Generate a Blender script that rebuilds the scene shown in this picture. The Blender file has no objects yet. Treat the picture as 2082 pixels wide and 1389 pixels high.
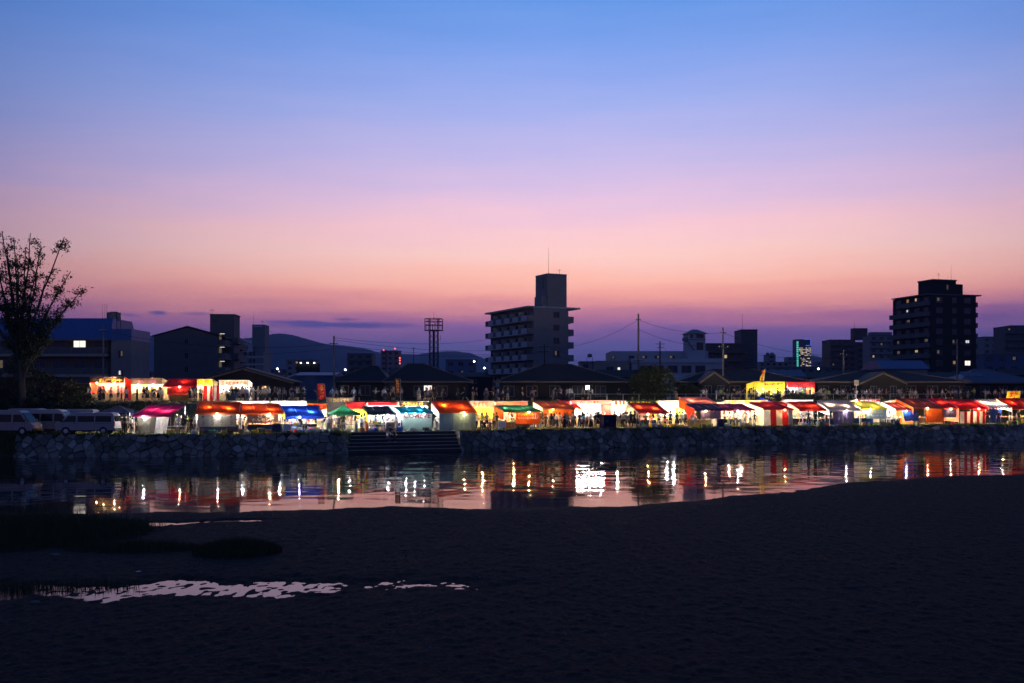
import bpy, bmesh, math, random
import numpy as np
from mathutils import Vector, Matrix, noise as mnoise

random.seed(7); RNG = np.random.default_rng(7)
SC = bpy.context.scene
COL = SC.collection
R = math.radians

# ------------------------------------------------------------------ camera
F = 2024.0          # focal length in pixels of a 2082 px wide frame (35 mm on 36 mm)
CX, HY = 1041.0, 800.0
HC = 5.7            # eye height above the water
cam = bpy.data.cameras.new('camera'); cam.lens = 35.0; cam.sensor_width = 36.0
cam.shift_y = (HY - 694.5) / 2082.0
cam.clip_start = 0.1; cam.clip_end = 40000
camo = bpy.data.objects.new('camera', cam); COL.objects.link(camo)
camo.location = (0, 0, HC); camo.rotation_euler = (R(90), 0, 0)
SC.camera = camo

# ------------------------------------------------------------------ render look
SC.view_settings.view_transform = 'Standard'; SC.view_settings.look = 'None'
SC.view_settings.exposure = 0.0; SC.view_settings.gamma = 1.0
SC.view_settings.use_curve_mapping = False
SC.render.engine = 'CYCLES'
cy = SC.cycles
cy.use_denoising = True
try: cy.denoiser = 'OPENIMAGEDENOISE'
except Exception: pass
cy.max_bounces = 7; cy.diffuse_bounces = 3; cy.glossy_bounces = 3; cy.transmission_bounces = 4
cy.transparent_max_bounces = 8; cy.volume_bounces = 0
cy.caustics_reflective = False; cy.caustics_refractive = False
cy.sample_clamp_indirect = 6.0; cy.sample_clamp_direct = 0.0
cy.use_light_tree = True

def lin(r, g, b):
    def f(c):
        c /= 255.0
        return c / 12.92 if c <= 0.04045 else ((c + 0.055) / 1.055) ** 2.4
    return (f(r), f(g), f(b), 1.0)

def el_of(y): 
    t = (HY - y) / F
    return t / math.sqrt(1 + t * t)

# ------------------------------------------------------------------ dusk sky
world = bpy.data.worlds.new('World'); SC.world = world; world.use_nodes = True
nt = world.node_tree; nt.nodes.clear(); L = nt.links
def N(t, **k):
    n = nt.nodes.new(t)
    for a, v in k.items(): setattr(n, a, v)
    return n
def math_(op, a, b=None, c=None, clamp=False):
    n = N('ShaderNodeMath', operation=op); n.use_clamp = clamp
    for i, v in enumerate((a, b, c)):
        if v is None: continue
        if isinstance(v, (int, float)): n.inputs[i].default_value = v
        else: L.new(v, n.inputs[i])
    return n.outputs[0]
def mixc(fac, a, b):
    n = N('ShaderNodeMix', data_type='RGBA')
    for s, v in ((n.inputs[0], fac), (n.inputs[6], a), (n.inputs[7], b)):
        if isinstance(v, (int, float, tuple)): s.default_value = v
        else: L.new(v, s)
    return n.outputs[2]
tc = N('ShaderNodeTexCoord'); sep = N('ShaderNodeSeparateXYZ'); L.new(tc.outputs['Generated'], sep.inputs[0])
sx, sy_, sz = sep.outputs
az = math_('ARCTAN2', sx, sy_)
cmb = N('ShaderNodeCombineXYZ'); L.new(math_('MULTIPLY', az, 5.0), cmb.inputs[0]); L.new(math_('MULTIPLY', sz, 46.0), cmb.inputs[1])
nz = N('ShaderNodeTexNoise'); nz.inputs['Scale'].default_value = 1.0; nz.inputs['Detail'].default_value = 5; nz.inputs['Roughness'].default_value = .55
L.new(cmb.outputs[0], nz.inputs['Vector'])
nzc = math_('SUBTRACT', nz.outputs[0], 0.5)
elw = math_('ADD', sz, math_('MULTIPLY', nzc, 0.034))
def ramp(stops, src):
    n = N('ShaderNodeValToRGB'); cr = n.color_ramp
    cr.interpolation = 'EASE' if False else 'LINEAR'
    while len(cr.elements) > 1: cr.elements.remove(cr.elements[-1])
    first = True
    for p, c in stops:
        e = cr.elements[0] if first else cr.elements.new(p)
        e.position = p; e.color = air(p * .6, c); first = False
    L.new(src, n.inputs[0]); return n.outputs[0]
HAZE_D = 9e-5
def air(el, c):
    """sky colour before it crosses the evening haze, at half scale"""
    tr = math.exp(-HAZE_D * min(9000., 540. / max(el, .01))); k = .5 * 1.04 / tr ** .85
    q = lin(*c); return (q[0] * k, q[1] * k, q[2] * k * .97, 1)
rp = math_('DIVIDE', elw, 0.6, clamp=True)
SUNSET = [(800, (45, 52, 98)), (745, (60, 66, 116)), (705, (88, 80, 134)), (672, (128, 92, 142)), (648, (172, 110, 142)), (622, (218, 142, 144)), (600, (243, 164, 152)), (574, (255, 186, 168)),
          (520, (255, 206, 198)), (465, (250, 201, 211)), (410, (230, 195, 225)), (328, (199, 187, 234)), (219, (164, 177, 239)), (109, (130, 163, 238)), (0, (102, 151, 230)), (-400, (62, 110, 194)), (-1400, (34, 70, 136))]
DUSK = [(800, (30, 34, 66)), (700, (46, 46, 90)), (620, (84, 66, 106)), (560, (108, 82, 112)), (500, (104, 88, 126)), (400, (82, 94, 150)), (250, (54, 96, 162)), (0, (42, 90, 164)), (-500, (42, 74, 138)), (-1400, (40, 60, 112))]
ca = ramp([(el_of(y) / .6, c) for y, c in SUNSET], rp)
cb = ramp([(el_of(y) / .6, c) for y, c in DUSK], rp)
az0 = 0.085
hl = math_('SQRT', math_('ADD', math_('MULTIPLY', sx, sx), math_('MULTIPLY', sy_, sy_)))
cosd = math_('DIVIDE', math_('ADD', math_('MULTIPLY', sx, math.sin(az0)), math_('MULTIPLY', sy_, math.cos(az0))), math_('ADD', hl, 1e-4))
tt = math_('DIVIDE', math_('SUBTRACT', cosd, 0.76), 0.24, clamp=True)
sky = mixc(tt, cb, ca)
# low dusk clouds: (px, py, half width, half height, strength, edge, colour)
nz2 = N('ShaderNodeTexNoise'); nz2.inputs['Scale'].default_value = 1.0; nz2.inputs['Detail'].default_value = 6; nz2.inputs['Roughness'].default_value = .62
cm2 = N('ShaderNodeCombineXYZ'); L.new(math_('MULTIPLY', az, 26.0), cm2.inputs[0]); L.new(math_('MULTIPLY', sz, 150.0), cm2.inputs[1])
L.new(cm2.outputs[0], nz2.inputs['Vector'])
nw = math_('SUBTRACT', nz2.outputs[0], 0.5)
for px, py, rx, ry, st, soft, c in [
    (690, 661, 185, 9, .95, .6, (78, 70, 132)), (600, 656, 90, 6, .8, .7, (84, 72, 132)), (325, 637, 24, 6, .95, .6, (86, 74, 128)), (262, 641, 30, 5, .8, .8, (100, 78, 130)),
    (400, 638, 44, 5, .75, .8, (106, 82, 132)), (700, 650, 40, 5, .8, .7, (92, 76, 132)), (960, 668, 70, 7, .4, 1.0, (116, 80, 146)),
    (1500, 690, 420, 34, .5, 1.2, (78, 72, 136)), (1250, 672, 150, 16, .45, 1.2, (92, 78, 140)), (1650, 640, 300, 16, .35, 1.3, (120, 74, 136)), (2020, 640, 150, 26, .55, 1.2, (92, 66, 120)), (1500, 606, 420, 7, .22, 1.6, (214, 128, 140)), (620, 590, 380, 8, .20, 1.6, (216, 138, 146)), (1250, 548, 520, 9, .25, 1.6, (255, 190, 176)), (700, 520, 420, 8, .2, 1.6, (244, 176, 180)), (1650, 500, 380, 9, .2, 1.6, (232, 176, 184)), (1150, 470, 300, 7, .2, 1.6, (255, 216, 214)), (200, 655, 160, 12, .4, 1.2, (120, 80, 138))]:
    a0 = math.atan((px - CX) / F); e0 = (HY - py) / math.hypot(F, px - CX, HY - py)
    rxa = rx / F * math.cos(a0) ** 2; rya = ry / F
    dx = math_('DIVIDE', math_('SUBTRACT', az, a0), rxa)
    dy = math_('DIVIDE', math_('SUBTRACT', sz, e0), rya)
    r2 = math_('SQRT', math_('ADD', math_('MULTIPLY', dx, dx), math_('MULTIPLY', dy, dy)))
    m = math_('DIVIDE', math_('SUBTRACT', math_('ADD', 1.0, math_('MULTIPLY', nw, 1.5)), r2), soft, clamp=True)
    m = math_('MULTIPLY', m, st)
    sky = mixc(m, sky, air(e0, c))
bg = N('ShaderNodeBackground'); L.new(sky, bg.inputs[0]); bg.inputs[1].default_value = 2.0
wo = N('ShaderNodeOutputWorld'); L.new(bg.outputs[0], wo.inputs[0])

# ------------------------------------------------------------------ places: photo pixel + real distance -> metres
def at(px, py, d): return Vector(((px - CX) * d / F, d, HC + (HY - py) * d / F))
def zat(py, d): return HC + (HY - py) * d / F
TOE = np.array([(-420, 92), (-60, 88.3), (-43, 88.6), (-30, 88.9), (-24, 90.3), (-18.4, 93), (-10, 96.3), (-2, 99.5), (16.5, 107.3), (30, 111.8), (37.2, 114), (49.4, 117.3), (75, 123), (420, 190)], float)
def _toe_raw(x): return np.interp(x, TOE[:, 0], TOE[:, 1])
def toe(x):
    return float(np.mean([_toe_raw(x + k) for k in (-4, -3, -2, -1, 0, 1, 2, 3, 4)]))
def bank(px, off):
    lo, hi = -300.0, 300.0
    for _ in range(60):
        mid = (lo + hi) / 2
        if CX + F * mid / (toe(mid) + off) < px: lo = mid
        else: hi = mid
    return lo, toe(lo) + off
def tang(x): return math.atan2(toe(x + 1) - toe(x - 1), 2.0)
ZB, ZL = 1.97, 4.78      # quay level, levee path level

# ------------------------------------------------------------------ materials
MATS = {}
def mat(name, col, rough=.75, metal=0., var=.22, scale=4., bump=0., bscale=40., transl=0., spec=.4, tcol=None):
    if name in MATS: return MATS[name]
    m = bpy.data.materials.new(name); m.use_nodes = True; t = m.node_tree
    p = t.nodes['Principled BSDF']; out = t.nodes['Material Output']
    c4 = (*col[:3], 1)
    tcn = t.nodes.new('ShaderNodeTexCoord')
    if var > 0:
        n = t.nodes.new('ShaderNodeTexNoise'); n.inputs['Scale'].default_value = scale; n.inputs['Detail'].default_value = 5
        t.links.new(tcn.outputs['Object'], n.inputs['Vector'])
        mx = t.nodes.new('ShaderNodeMix'); mx.data_type = 'RGBA'
        mx.inputs[6].default_value = tuple(c * (1 - var * 1.6) for c in col[:3]) + (1,)
        mx.inputs[7].default_value = tuple(min(1, c * (1 + var)) for c in col[:3]) + (1,)
        t.links.new(n.outputs[0], mx.inputs[0]); csrc = mx.outputs[2]
        t.links.new(csrc, p.inputs['Base Color'])
    else:
        p.inputs['Base Color'].default_value = c4; csrc = None
    p.inputs['Roughness'].default_value = rough; p.inputs['Metallic'].default_value = metal
    p.inputs['Specular IOR Level'].default_value = spec
    if bump > 0:
        b = t.nodes.new('ShaderNodeBump'); n2 = t.nodes.new('ShaderNodeTexNoise'); n2.inputs['Scale'].default_value = bscale; n2.inputs['Detail'].default_value = 4
        t.links.new(tcn.outputs['Object'], n2.inputs['Vector']); t.links.new(n2.outputs[0], b.inputs['Height'])
        b.inputs['Strength'].default_value = bump; b.inputs['Distance'].default_value = .03
        t.links.new(b.outputs[0], p.inputs['Normal'])
    if transl > 0:
        tr = t.nodes.new('ShaderNodeBsdfTranslucent')
        tr.inputs[0].default_value = (*(tcol or col)[:3], 1)
        ms = t.nodes.new('ShaderNodeMixShader'); ms.inputs[0].default_value = transl
        t.links.new(p.outputs[0], ms.inputs[1]); t.links.new(tr.outputs[0], ms.inputs[2]); t.links.new(ms.outputs[0], out.inputs[0])
    MATS[name] = m; return m
def emis(name, col, strength):
    if name in MATS: return MATS[name]
    m = bpy.data.materials.new(name); m.use_nodes = True; t = m.node_tree; t.nodes.clear()
    e = t.nodes.new('ShaderNodeEmission'); e.inputs[0].default_value = (*col[:3], 1); e.inputs[1].default_value = strength
    o = t.nodes.new('ShaderNodeOutputMaterial'); t.links.new(e.outputs[0], o.inputs[0])
    MATS[name] = m; return m
def glass(name, col=(.02, .025, .035), rough=.08):
    return mat(name, col, rough=rough, var=.1, scale=1.5, spec=.6)

# ------------------------------------------------------------------ objects
def tag(o, label=None, cat=None, group=None, kind=None):
    if label: o['label'] = label
    if cat: o['category'] = cat
    if group: o['group'] = group
    if kind: o['kind'] = kind
    return o
def link(o, parent=None):
    COL.objects.link(o)
    if parent is not None: o.parent = parent
    return o
def empty(name, loc, rz=0., label=None, cat=None, group=None):
    o = bpy.data.objects.new(name, None); o.empty_display_size = .3
    o.location = loc; o.rotation_euler = (0, 0, rz); link(o)
    return tag(o, label, cat, group)

class MB:
    """collects shapes, then becomes one mesh object"""
    def __init__(s): s.v = []; s.f = []; s.m = []
    def add(s, vs, fs, mi=0):
        b = len(s.v); s.v.extend([tuple(v) for v in vs])
        for f in fs: s.f.append(tuple(b + i for i in f)); s.m.append(mi)
        return s
    def box(s, c, d, rz=0., mi=0, taper=1.):
        x, y, z = d[0] / 2, d[1] / 2, d[2] / 2; vs = []
        cr, sr = math.cos(rz), math.sin(rz)
        for k, (a, b, e) in enumerate([(-x, -y, -z), (x, -y, -z), (x, y, -z), (-x, y, -z), (-x, -y, z), (x, -y, z), (x, y, z), (-x, y, z)]):
            if k > 3: a *= taper; b *= taper
            vs.append((c[0] + a * cr - b * sr, c[1] + a * sr + b * cr, c[2] + e))
        return s.add(vs, [(3, 2, 1, 0), (4, 5, 6, 7), (0, 1, 5, 4), (1, 2, 6, 5), (2, 3, 7, 6), (3, 0, 4, 7)], mi)
    def bevbox(s, c, d, b=.02, mi=0):
        # box with chamfered vertical and top edges
        x, y, z = d[0] / 2, d[1] / 2, d[2] / 2
        def ring(xx, yy, zz, bb): return [(c[0] - xx + bb, c[1] - yy, c[2] + zz), (c[0] + xx - bb, c[1] - yy, c[2] + zz), (c[0] + xx, c[1] - yy + bb, c[2] + zz), (c[0] + xx, c[1] + yy - bb, c[2] + zz),
                                            (c[0] + xx - bb, c[1] + yy, c[2] + zz), (c[0] - xx + bb, c[1] + yy, c[2] + zz), (c[0] - xx, c[1] + yy - bb, c[2] + zz), (c[0] - xx, c[1] - yy + bb, c[2] + zz)]
        return s.loft([ring(x, y, -z, b), ring(x, y, z - b, b), ring(x - b, y - b, z, b)], mi=mi)
    def loft(s, rings, caps=True, mi=0):
        n = len(rings[0]); b = len(s.v)
        for r in rings: s.v.extend([tuple(p) for p in r])
        for k in range(len(rings) - 1):
            for i in range(n):
                j = (i + 1) % n
                s.f.append((b + k * n + i, b + k * n + j, b + (k + 1) * n + j, b + (k + 1) * n + i)); s.m.append(mi)
        if caps:
            s.f.append(tuple(b + i for i in reversed(range(n)))); s.m.append(mi)
            e = b + (len(rings) - 1) * n
            s.f.append(tuple(e + i for i in range(n))); s.m.append(mi)
        return s
    def tube(s, p0, p1, r, n=6, r1=None, mi=0):
        p0, p1 = Vector(p0), Vector(p1); d = (p1 - p0)
        if d.length < 1e-6: return s
        d.normalize(); a = d.orthogonal().normalized(); b = d.cross(a); r1 = r if r1 is None else r1
        rg = lambda p, q: [p + (a * math.cos(2 * math.pi * i / n) + b * math.sin(2 * math.pi * i / n)) * q for i in range(n)]
        return s.loft([rg(p0, r), rg(p1, r1)], mi=mi)
    def path(s, pts, r, n=5, mi=0):
        pts = [Vector(p) for p in pts]; rings = []
        for i, p in enumerate(pts):
            d = (pts[min(i + 1, len(pts) - 1)] - pts[max(i - 1, 0)]).normalized()
            ref = Vector((0, 0, 1)) if abs(d.z) < .9 else Vector((1, 0, 0))
            a = d.cross(ref).normalized(); b = d.cross(a)
            q = r[i] if isinstance(r, (list, tuple)) else r
            rings.append([p + (a * math.cos(2 * math.pi * k / n) + b * math.sin(2 * math.pi * k / n)) * q for k in range(n)])
        return s.loft(rings, mi=mi)
    def prism(s, poly, axis, a, b, mi=0):
        # poly: 2d points; axis 'x' -> (y,z), 'y' -> (x,z), 'z' -> (x,y)
        mk = {'x': lambda p, t: (t, p[0], p[1]), 'y': lambda p, t: (p[0], t, p[1]), 'z': lambda p, t: (p[0], p[1], t)}[axis]
        return s.loft([[mk(p, a) for p in poly], [mk(p, b) for p in poly]], mi=mi)
    def lathe(s, prof, c=(0, 0, 0), n=12, mi=0):
        return s.loft([[(c[0] + r * math.cos(2 * math.pi * i / n), c[1] + r * math.sin(2 * math.pi * i / n), c[2] + z) for i in range(n)] for r, z in prof], mi=mi)
    def grid(s, fn, nx, ny, mi=0):
        b = len(s.v)
        for j in range(ny + 1):
            for i in range(nx + 1): s.v.append(tuple(fn(i / nx, j / ny)))
        for j in range(ny):
            for i in range(nx):
                q = b + j * (nx + 1) + i; s.f.append((q, q + 1, q + nx + 2, q + nx + 1)); s.m.append(mi(i / nx, j / ny) if callable(mi) else mi)
        return s
    def mesh(s, name, mats, smooth=False):
        me = bpy.data.meshes.new(name); me.from_pydata(s.v, [], s.f)
        for m in (mats if isinstance(mats, (list, tuple)) else [mats]): me.materials.append(m)
        me.polygons.foreach_set('material_index', s.m)
        if smooth: me.polygons.foreach_set('use_smooth', [True] * len(s.f))
        bm = bmesh.new(); bm.from_mesh(me); bmesh.ops.recalc_face_normals(bm, faces=bm.faces); bm.to_mesh(me); bm.free()
        return me
    def build(s, name, mats, parent=None, smooth=False):
        return link(bpy.data.objects.new(name, s.mesh(name, mats, smooth)), parent)
def put(name, me, parent=None, loc=(0, 0, 0), rz=0.):
    o = bpy.data.objects.new(name, me); o.location = loc; o.rotation_euler = (0, 0, rz); return link(o, parent)
def copy_tree(o, parent=None):
    c = o.copy(); link(c, parent)
    for ch in o.children: copy_tree(ch, c)
    return c
def icos(r, n=1):
    bm = bmesh.new(); bmesh.ops.create_icosphere(bm, subdivisions=n, radius=r)
    me = bpy.data.meshes.new('bulb'); bm.to_mesh(me); bm.free(); return me
TXT = {}
def text_mesh(body, material, vertical=False, shear=0.):
    key = (body, material.name, vertical)
    if key in TXT: return TXT[key]
    cu = bpy.data.curves.new('lettering', 'FONT'); cu.body = '\n'.join(body) if vertical else body
    cu.align_x = 'CENTER'; cu.align_y = 'CENTER'; cu.size = 1.0; cu.resolution_u = 2; cu.offset = .018; cu.shear = shear
    cu.space_line = .95 if vertical else 1.0; cu.fill_mode = 'FRONT'
    o = bpy.data.objects.new('lettering', cu); COL.objects.link(o)
    dg = bpy.context.evaluated_depsgraph_get(); me = bpy.data.meshes.new_from_object(o.evaluated_get(dg))
    bpy.data.objects.remove(o); 
    me.materials.clear(); me.materials.append(material)
    co = np.zeros(len(me.vertices) * 3); me.vertices.foreach_get('co', co); co = co.reshape(-1, 3)
    if len(co):
        mn, mx = co.min(0), co.max(0); c = (mn + mx) / 2; co -= c; co[:, 0] /= max(mx[0] - mn[0], 1e-4); co[:, 1] /= max(mx[1] - mn[1], 1e-4)
        co[:, 2] = 0
        me.vertices.foreach_set('co', co.ravel())
    TXT[key] = me; return me
def lettering(body, material, parent, c, w, h, mirror=False, vertical=False, rx=90., rz=0.):
    """flat print, local x = width, stands in the xz plane of its parent"""
    me = text_mesh(body, material, vertical)
    o = bpy.data.objects.new('lettering', me); o.location = c; o.rotation_euler = (R(rx), 0, rz)
    o.scale = (-w if mirror else w, h, 1); return link(o, parent)
# ================================================================== LAND AND WATER
def np_mesh(name, V, Fc, mats, parent=None, kind=None, smooth=True):
    """quads or tris from numpy arrays"""
    me = bpy.data.meshes.new(name); n = Fc.shape[1]
    me.vertices.add(len(V)); me.vertices.foreach_set('co', np.asarray(V, np.float32).ravel())
    me.loops.add(Fc.size); me.loops.foreach_set('vertex_index', Fc.astype(np.int32).ravel())
    me.polygons.add(len(Fc)); me.polygons.foreach_set('loop_start', np.arange(0, Fc.size, n, dtype=np.int32))
    me.polygons.foreach_set('loop_total', np.full(len(Fc), n, np.int32))
    me.polygons.foreach_set('use_smooth', np.full(len(Fc), smooth))
    me.update(calc_edges=True); me.validate()
    for m in (mats if isinstance(mats, (list, tuple)) else [mats]): me.materials.append(m)
    o = link(bpy.data.objects.new(name, me), parent)
    if kind: o['kind'] = kind
    return o
def grid_faces(nx, ny):
    i, j = np.meshgrid(np.arange(nx - 1), np.arange(ny - 1)); q = (j * nx + i).ravel()
    return np.stack([q, q + 1, q + nx + 1, q + nx], 1)
def vnoise(x, y, seed=0):
    """value noise for arrays"""
    xi = np.floor(x).astype(np.int64); yi = np.floor(y).astype(np.int64); fx = x - xi; fy = y - yi
    fx = fx * fx * (3 - 2 * fx); fy = fy * fy * (3 - 2 * fy)
    def h(a, b):
        n = (a * 374761393 + b * 668265263 + seed * 974634777) & 0x7fffffff
        n = ((n ^ (n >> 13)) * 1274126177) & 0x7fffffff
        return ((n ^ (n >> 16)) & 0xffff) / 65535.0
    return (h(xi, yi) * (1 - fx) + h(xi + 1, yi) * fx) * (1 - fy) + (h(xi, yi + 1) * (1 - fx) + h(xi + 1, yi + 1) * fx) * fy

grass_ground = mat('grassy_earth', (.035, .05, .018), rough=.95, var=.5, scale=1.2, bump=.6, bscale=9)
earth_far = mat('town_ground', (.05, .05, .048), rough=.95, var=.3, scale=.2)
STX0, STX1 = -15.5, -5.0     # river stairs
def stair_shift(x): return 1.45 if STX0 < x < STX1 else 0.
xs = sorted(set(list(np.arange(-70, 95, 1.5)) + [-420, -250, -150, -100, 120, 160, 250, 420, STX0 - .01, STX0 + .01, STX1 - .01, STX1 + .01]))
prof = [(.3, -.7), (1.15, ZB - .05), (1.6, ZB), (6, ZB + .02), (14, ZB + .05), (18, 3.1), (22, 4.45), (24, ZL), (34, ZL - .02), (60, 4.55), (75, 3.6)]
V = []
for o_, z_ in prof:
    for x in xs:
        sh = stair_shift(x) if o_ < 2 else 0
        w = .10 * mnoise.noise(Vector((x * .5, o_ * .5, 3))) if 2 < o_ < 60 else 0
        V.append((x, toe(x) + o_ + sh, z_ + (w if o_ > 13 else w * .25)))
np_mesh('riverbank_ground', np.array(V), grid_faces(len(xs), len(prof)), grass_ground, kind='structure')
b = MB(); b.add([(-14000, 128, 4.15), (14000, 128, 4.15), (14000, 26000, 4.15), (-14000, 26000, 4.15)], [(0, 1, 2, 3)])
tag(b.build('town_ground', earth_far), kind='structure')

# --- river water
wm = bpy.data.materials.new('river_water'); wm.use_nodes = True; t = wm.node_tree
p = t.nodes['Principled BSDF']; p.inputs['Base Color'].default_value = (.006, .008, .012, 1); p.inputs['Roughness'].default_value = .05
p.inputs['IOR'].default_value = 1.33; p.inputs['Specular IOR Level'].default_value = .5
mr_ = None
# real ripples: long low wavelets on the open river, still water in the shallows by the mud
WX = np.arange(-74, 90.1, .22); WY = np.arange(44, 126.1, .2); AX, AY = np.meshgrid(WX, WY)
patch = np.clip(1.5 * vnoise(AX * .035 + 3, AY * .06, 51) - .15, .25, 1.15)
calm = np.clip((AY + 1 - np.interp(AX, [-40, -20, 0, 20, 40], [46, 47, 49, 60, 70])) / 15, .08, 1)
edge = np.clip(np.minimum(np.minimum(AX + 74, 90 - AX) / 6, np.minimum(AY - 44, 126 - AY) / 2), 0, 1)
WZ = .0042 * (vnoise(AX * .42, AY * .62, 61) - .5) + .0030 * (vnoise(AX * .9 + .25 * AY, AY * 1.15, 62) - .5) + .0019 * (vnoise(AX * 1.9, AY * 2.0, 63) - .5)
WZ *= patch * calm * edge * 7.0
Vw = np.stack([AX, AY, WZ], 2).reshape(-1, 3); Fw = grid_faces(len(WX), len(WY)); nb0 = len(Vw)
x0, x1, y0, y1 = WX[0], WX[-1], WY[0], WY[-1]
Vw = np.concatenate([Vw, np.array([(-420, -120, 0), (420, -120, 0), (420, y0, 0), (-420, y0, 0), (-420, y1, 0), (x0, y0, 0), (x0, y1, 0), (x1, y0, 0), (x1, y1, 0), (420, y1, 0), (420, 210, 0), (-420, 210, 0)])])
Fw = np.concatenate([Fw, nb0 + np.array([(0, 1, 2, 3), (3, 5, 6, 4), (7, 2, 9, 8), (4, 9, 10, 11)])])
np_mesh('river_water', Vw, Fw, wm, kind='structure')

# --- mud flat with clods and pools
SHORE = np.array([(-160, 44), (-40, 46.5), (-30, 47), (-18.4, 47.7), (-13, 48.4), (-6, 50.2), (-3, 49.6), (-1.2, 48.6), (1.5, 49.2), (6.5, 51), (10, 53), (12.5, 55.5), (17, 58.5), (20.3, 62.2), (28.8, 68), (36, 70), (60, 74), (160, 90)], float)
X = np.arange(-38, 42, .062); Y = [9.0]
while Y[-1] < 78: Y.append(Y[-1] + max(.035, .0032 * Y[-1]))
Y = np.array(Y); GX, GY = np.meshgrid(X, Y)
s = np.interp(GX, SHORE[:, 0], SHORE[:, 1]) - GY + 1.1 * (vnoise(GX * .35, GY * .35, 5) - .5) + .8 * (vnoise(GX * 1.3, GY * 1.3, 9) - .5)
base = np.where(s > 0, .075 * (1 - np.exp(-np.maximum(s, 0) / 1.6)), .035 * np.maximum(s, -8))
base += .05 * (vnoise(GX * .12, GY * .12, 2) - .5) * np.clip(s / 6, 0, 1)
def pool(base, cx, cy, rx, ry, floor=-.017, slope=0., edge=1.7):
    dx = (GX - cx); dy = GY - cy - slope * dx
    q = np.sqrt((dx / rx) ** 2 + (dy / ry) ** 2) + .7 * (vnoise(GX * .7, GY * 1.2, 21) - .5) + .35 * (vnoise(GX * 2.1, GY * 2.6, 31) - .5)
    m = np.clip((1.15 - q) * edge, 0, 1); m = m * m * (3 - 2 * m)
    return base * (1 - m) + floor * m
base = pool(base, -9.0, 28.95, 8.2, 1.75, -.010, .04)
base = pool(base, -3.6, 29.3, 3.8, 1.2, .001, .03, .9)
base = pool(base, -17.5, 27.9, 5.0, .9, -.03, .05)
base = pool(base, -15.7, 43.2, 2.0, .8, -.02, .16); base = pool(base, -12.6, 44.3, 2.0, .6, -.012, .16)
clod = vnoise(GX * 5.2, GY * 3.6, 1); clod2 = vnoise(GX * 8.5, GY * 6.5, 3)
amp = np.clip(.2 + s * .35, .15, 1)
z = base + amp * (.034 * np.maximum(clod - .45, 0) * 2 + .027 * (clod2 - .5) - .006)
mud = mat('wet_mud', (.044, .034, .030), rough=.8, var=.6, scale=9., bump=.8, bscale=16, spec=.03)
np_mesh('mud_flat', np.stack([GX, GY, z], 2).reshape(-1, 3), grid_faces(len(X), len(Y)), mud, kind='structure')
b = MB()
b.add([(-420, -120, .03), (420, -120, .03), (420, 9.02, .03), (-420, 9.02, .03), (-420, 44, -.03), (-37.95, 45, -.03), (-37.95, 9.02, .03), (41.9, 9.02, .03), (41.9, 70, -.03), (420, 96, -.03), (420, 9.02, .03)],
      [(0, 1, 2, 3), (3, 6, 5, 4), (7, 10, 9, 8)])
tag(b.build('mud_bank', mud), kind='structure')

# pebbles, shells and weed scraps
n = 9000; px_ = RNG.uniform(-34, 38, n); py_ = 14 + 50 * RNG.uniform(0, 1, n) ** 1.4
ok = np.interp(px_, SHORE[:, 0], SHORE[:, 1]) - py_ > .6; px_, py_ = px_[ok], py_[ok]; n = len(px_)
ix = np.clip(np.searchsorted(X, px_), 0, len(X) - 1); iy = np.clip(np.searchsorted(Y, py_), 0, len(Y) - 1); pz_ = z[iy, ix]
sz_ = .012 + .045 * RNG.uniform(0, 1, n) ** 3; oct_ = np.array([(1, 0, 0), (0, 1, 0), (-1, 0, 0), (0, -1, 0), (0, 0, .6), (0, 0, -.6)], float)
rv = oct_[None] * (sz_[:, None, None] * RNG.uniform(.6, 1.5, (n, 6, 1))) + np.stack([px_, py_, pz_], 1)[:, None]
fo = np.array([(0, 1, 4), (1, 2, 4), (2, 3, 4), (3, 0, 4), (1, 0, 5), (2, 1, 5), (3, 2, 5), (0, 3, 5)]); Fp = (np.arange(n)[:, None, None] * 6 + fo[None]).reshape(-1, 3)
tag(np_mesh('pebbles', rv.reshape(-1, 3), Fp, mat('pebble', (.09, .08, .075), rough=.8, var=.5, scale=3), kind='stuff', smooth=False), 'scattered small pebbles and shell bits on the mud flat', 'pebbles')
# --- blades of grass
def blades(name, P, H, W, material, label=None, parent=None, lean=.35):
    n = len(P); a = RNG.uniform(0, 2 * np.pi, n); ln = RNG.uniform(.1, lean, n) * H; la = RNG.uniform(0, 2 * np.pi, n)
    dx, dy = np.cos(a) * W / 2, np.sin(a) * W / 2; P = np.asarray(P)
    zz = np.zeros(n)
    v0 = P + np.stack([-dx, -dy, zz - .03], 1); v1 = P + np.stack([dx, dy, zz - .03], 1)
    lx, ly = np.cos(la) * ln, np.sin(la) * ln
    m0 = P + np.stack([-dx * .7 + lx * .35, -dy * .7 + ly * .35, H * .6], 1); m1 = P + np.stack([dx * .7 + lx * .35, dy * .7 + ly * .35, H * .6], 1)
    tp = P + np.stack([lx, ly, H], 1)
    Vv = np.stack([v0, v1, m1, m0, tp], 1).reshape(-1, 3); k = np.arange(n) * 5
    Fc = np.concatenate([np.stack([k, k + 1, k + 2], 1), np.stack([k, k + 2, k + 3], 1), np.stack([k + 3, k + 2, k + 4], 1)])
    o = np_mesh(name, Vv, Fc, material, parent, 'stuff', smooth=False)
    if label: tag(o, label, 'grass')
    return o
reed = mat('reed_grass', (.045, .055, .016), rough=.8, var=.4, scale=2)
bankgrass = mat('bank_grass', (.085, .13, .028), rough=.8, var=.4, scale=1, transl=.3)
def ell(n, cx, cy, rx, ry, slope=0.):
    r = np.sqrt(RNG.uniform(0, 1, n)); a = RNG.uniform(0, 2 * np.pi, n)
    x = cx + r * rx * np.cos(a); return x, cy + r * ry * np.sin(a) + slope * (x - cx), r
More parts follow.
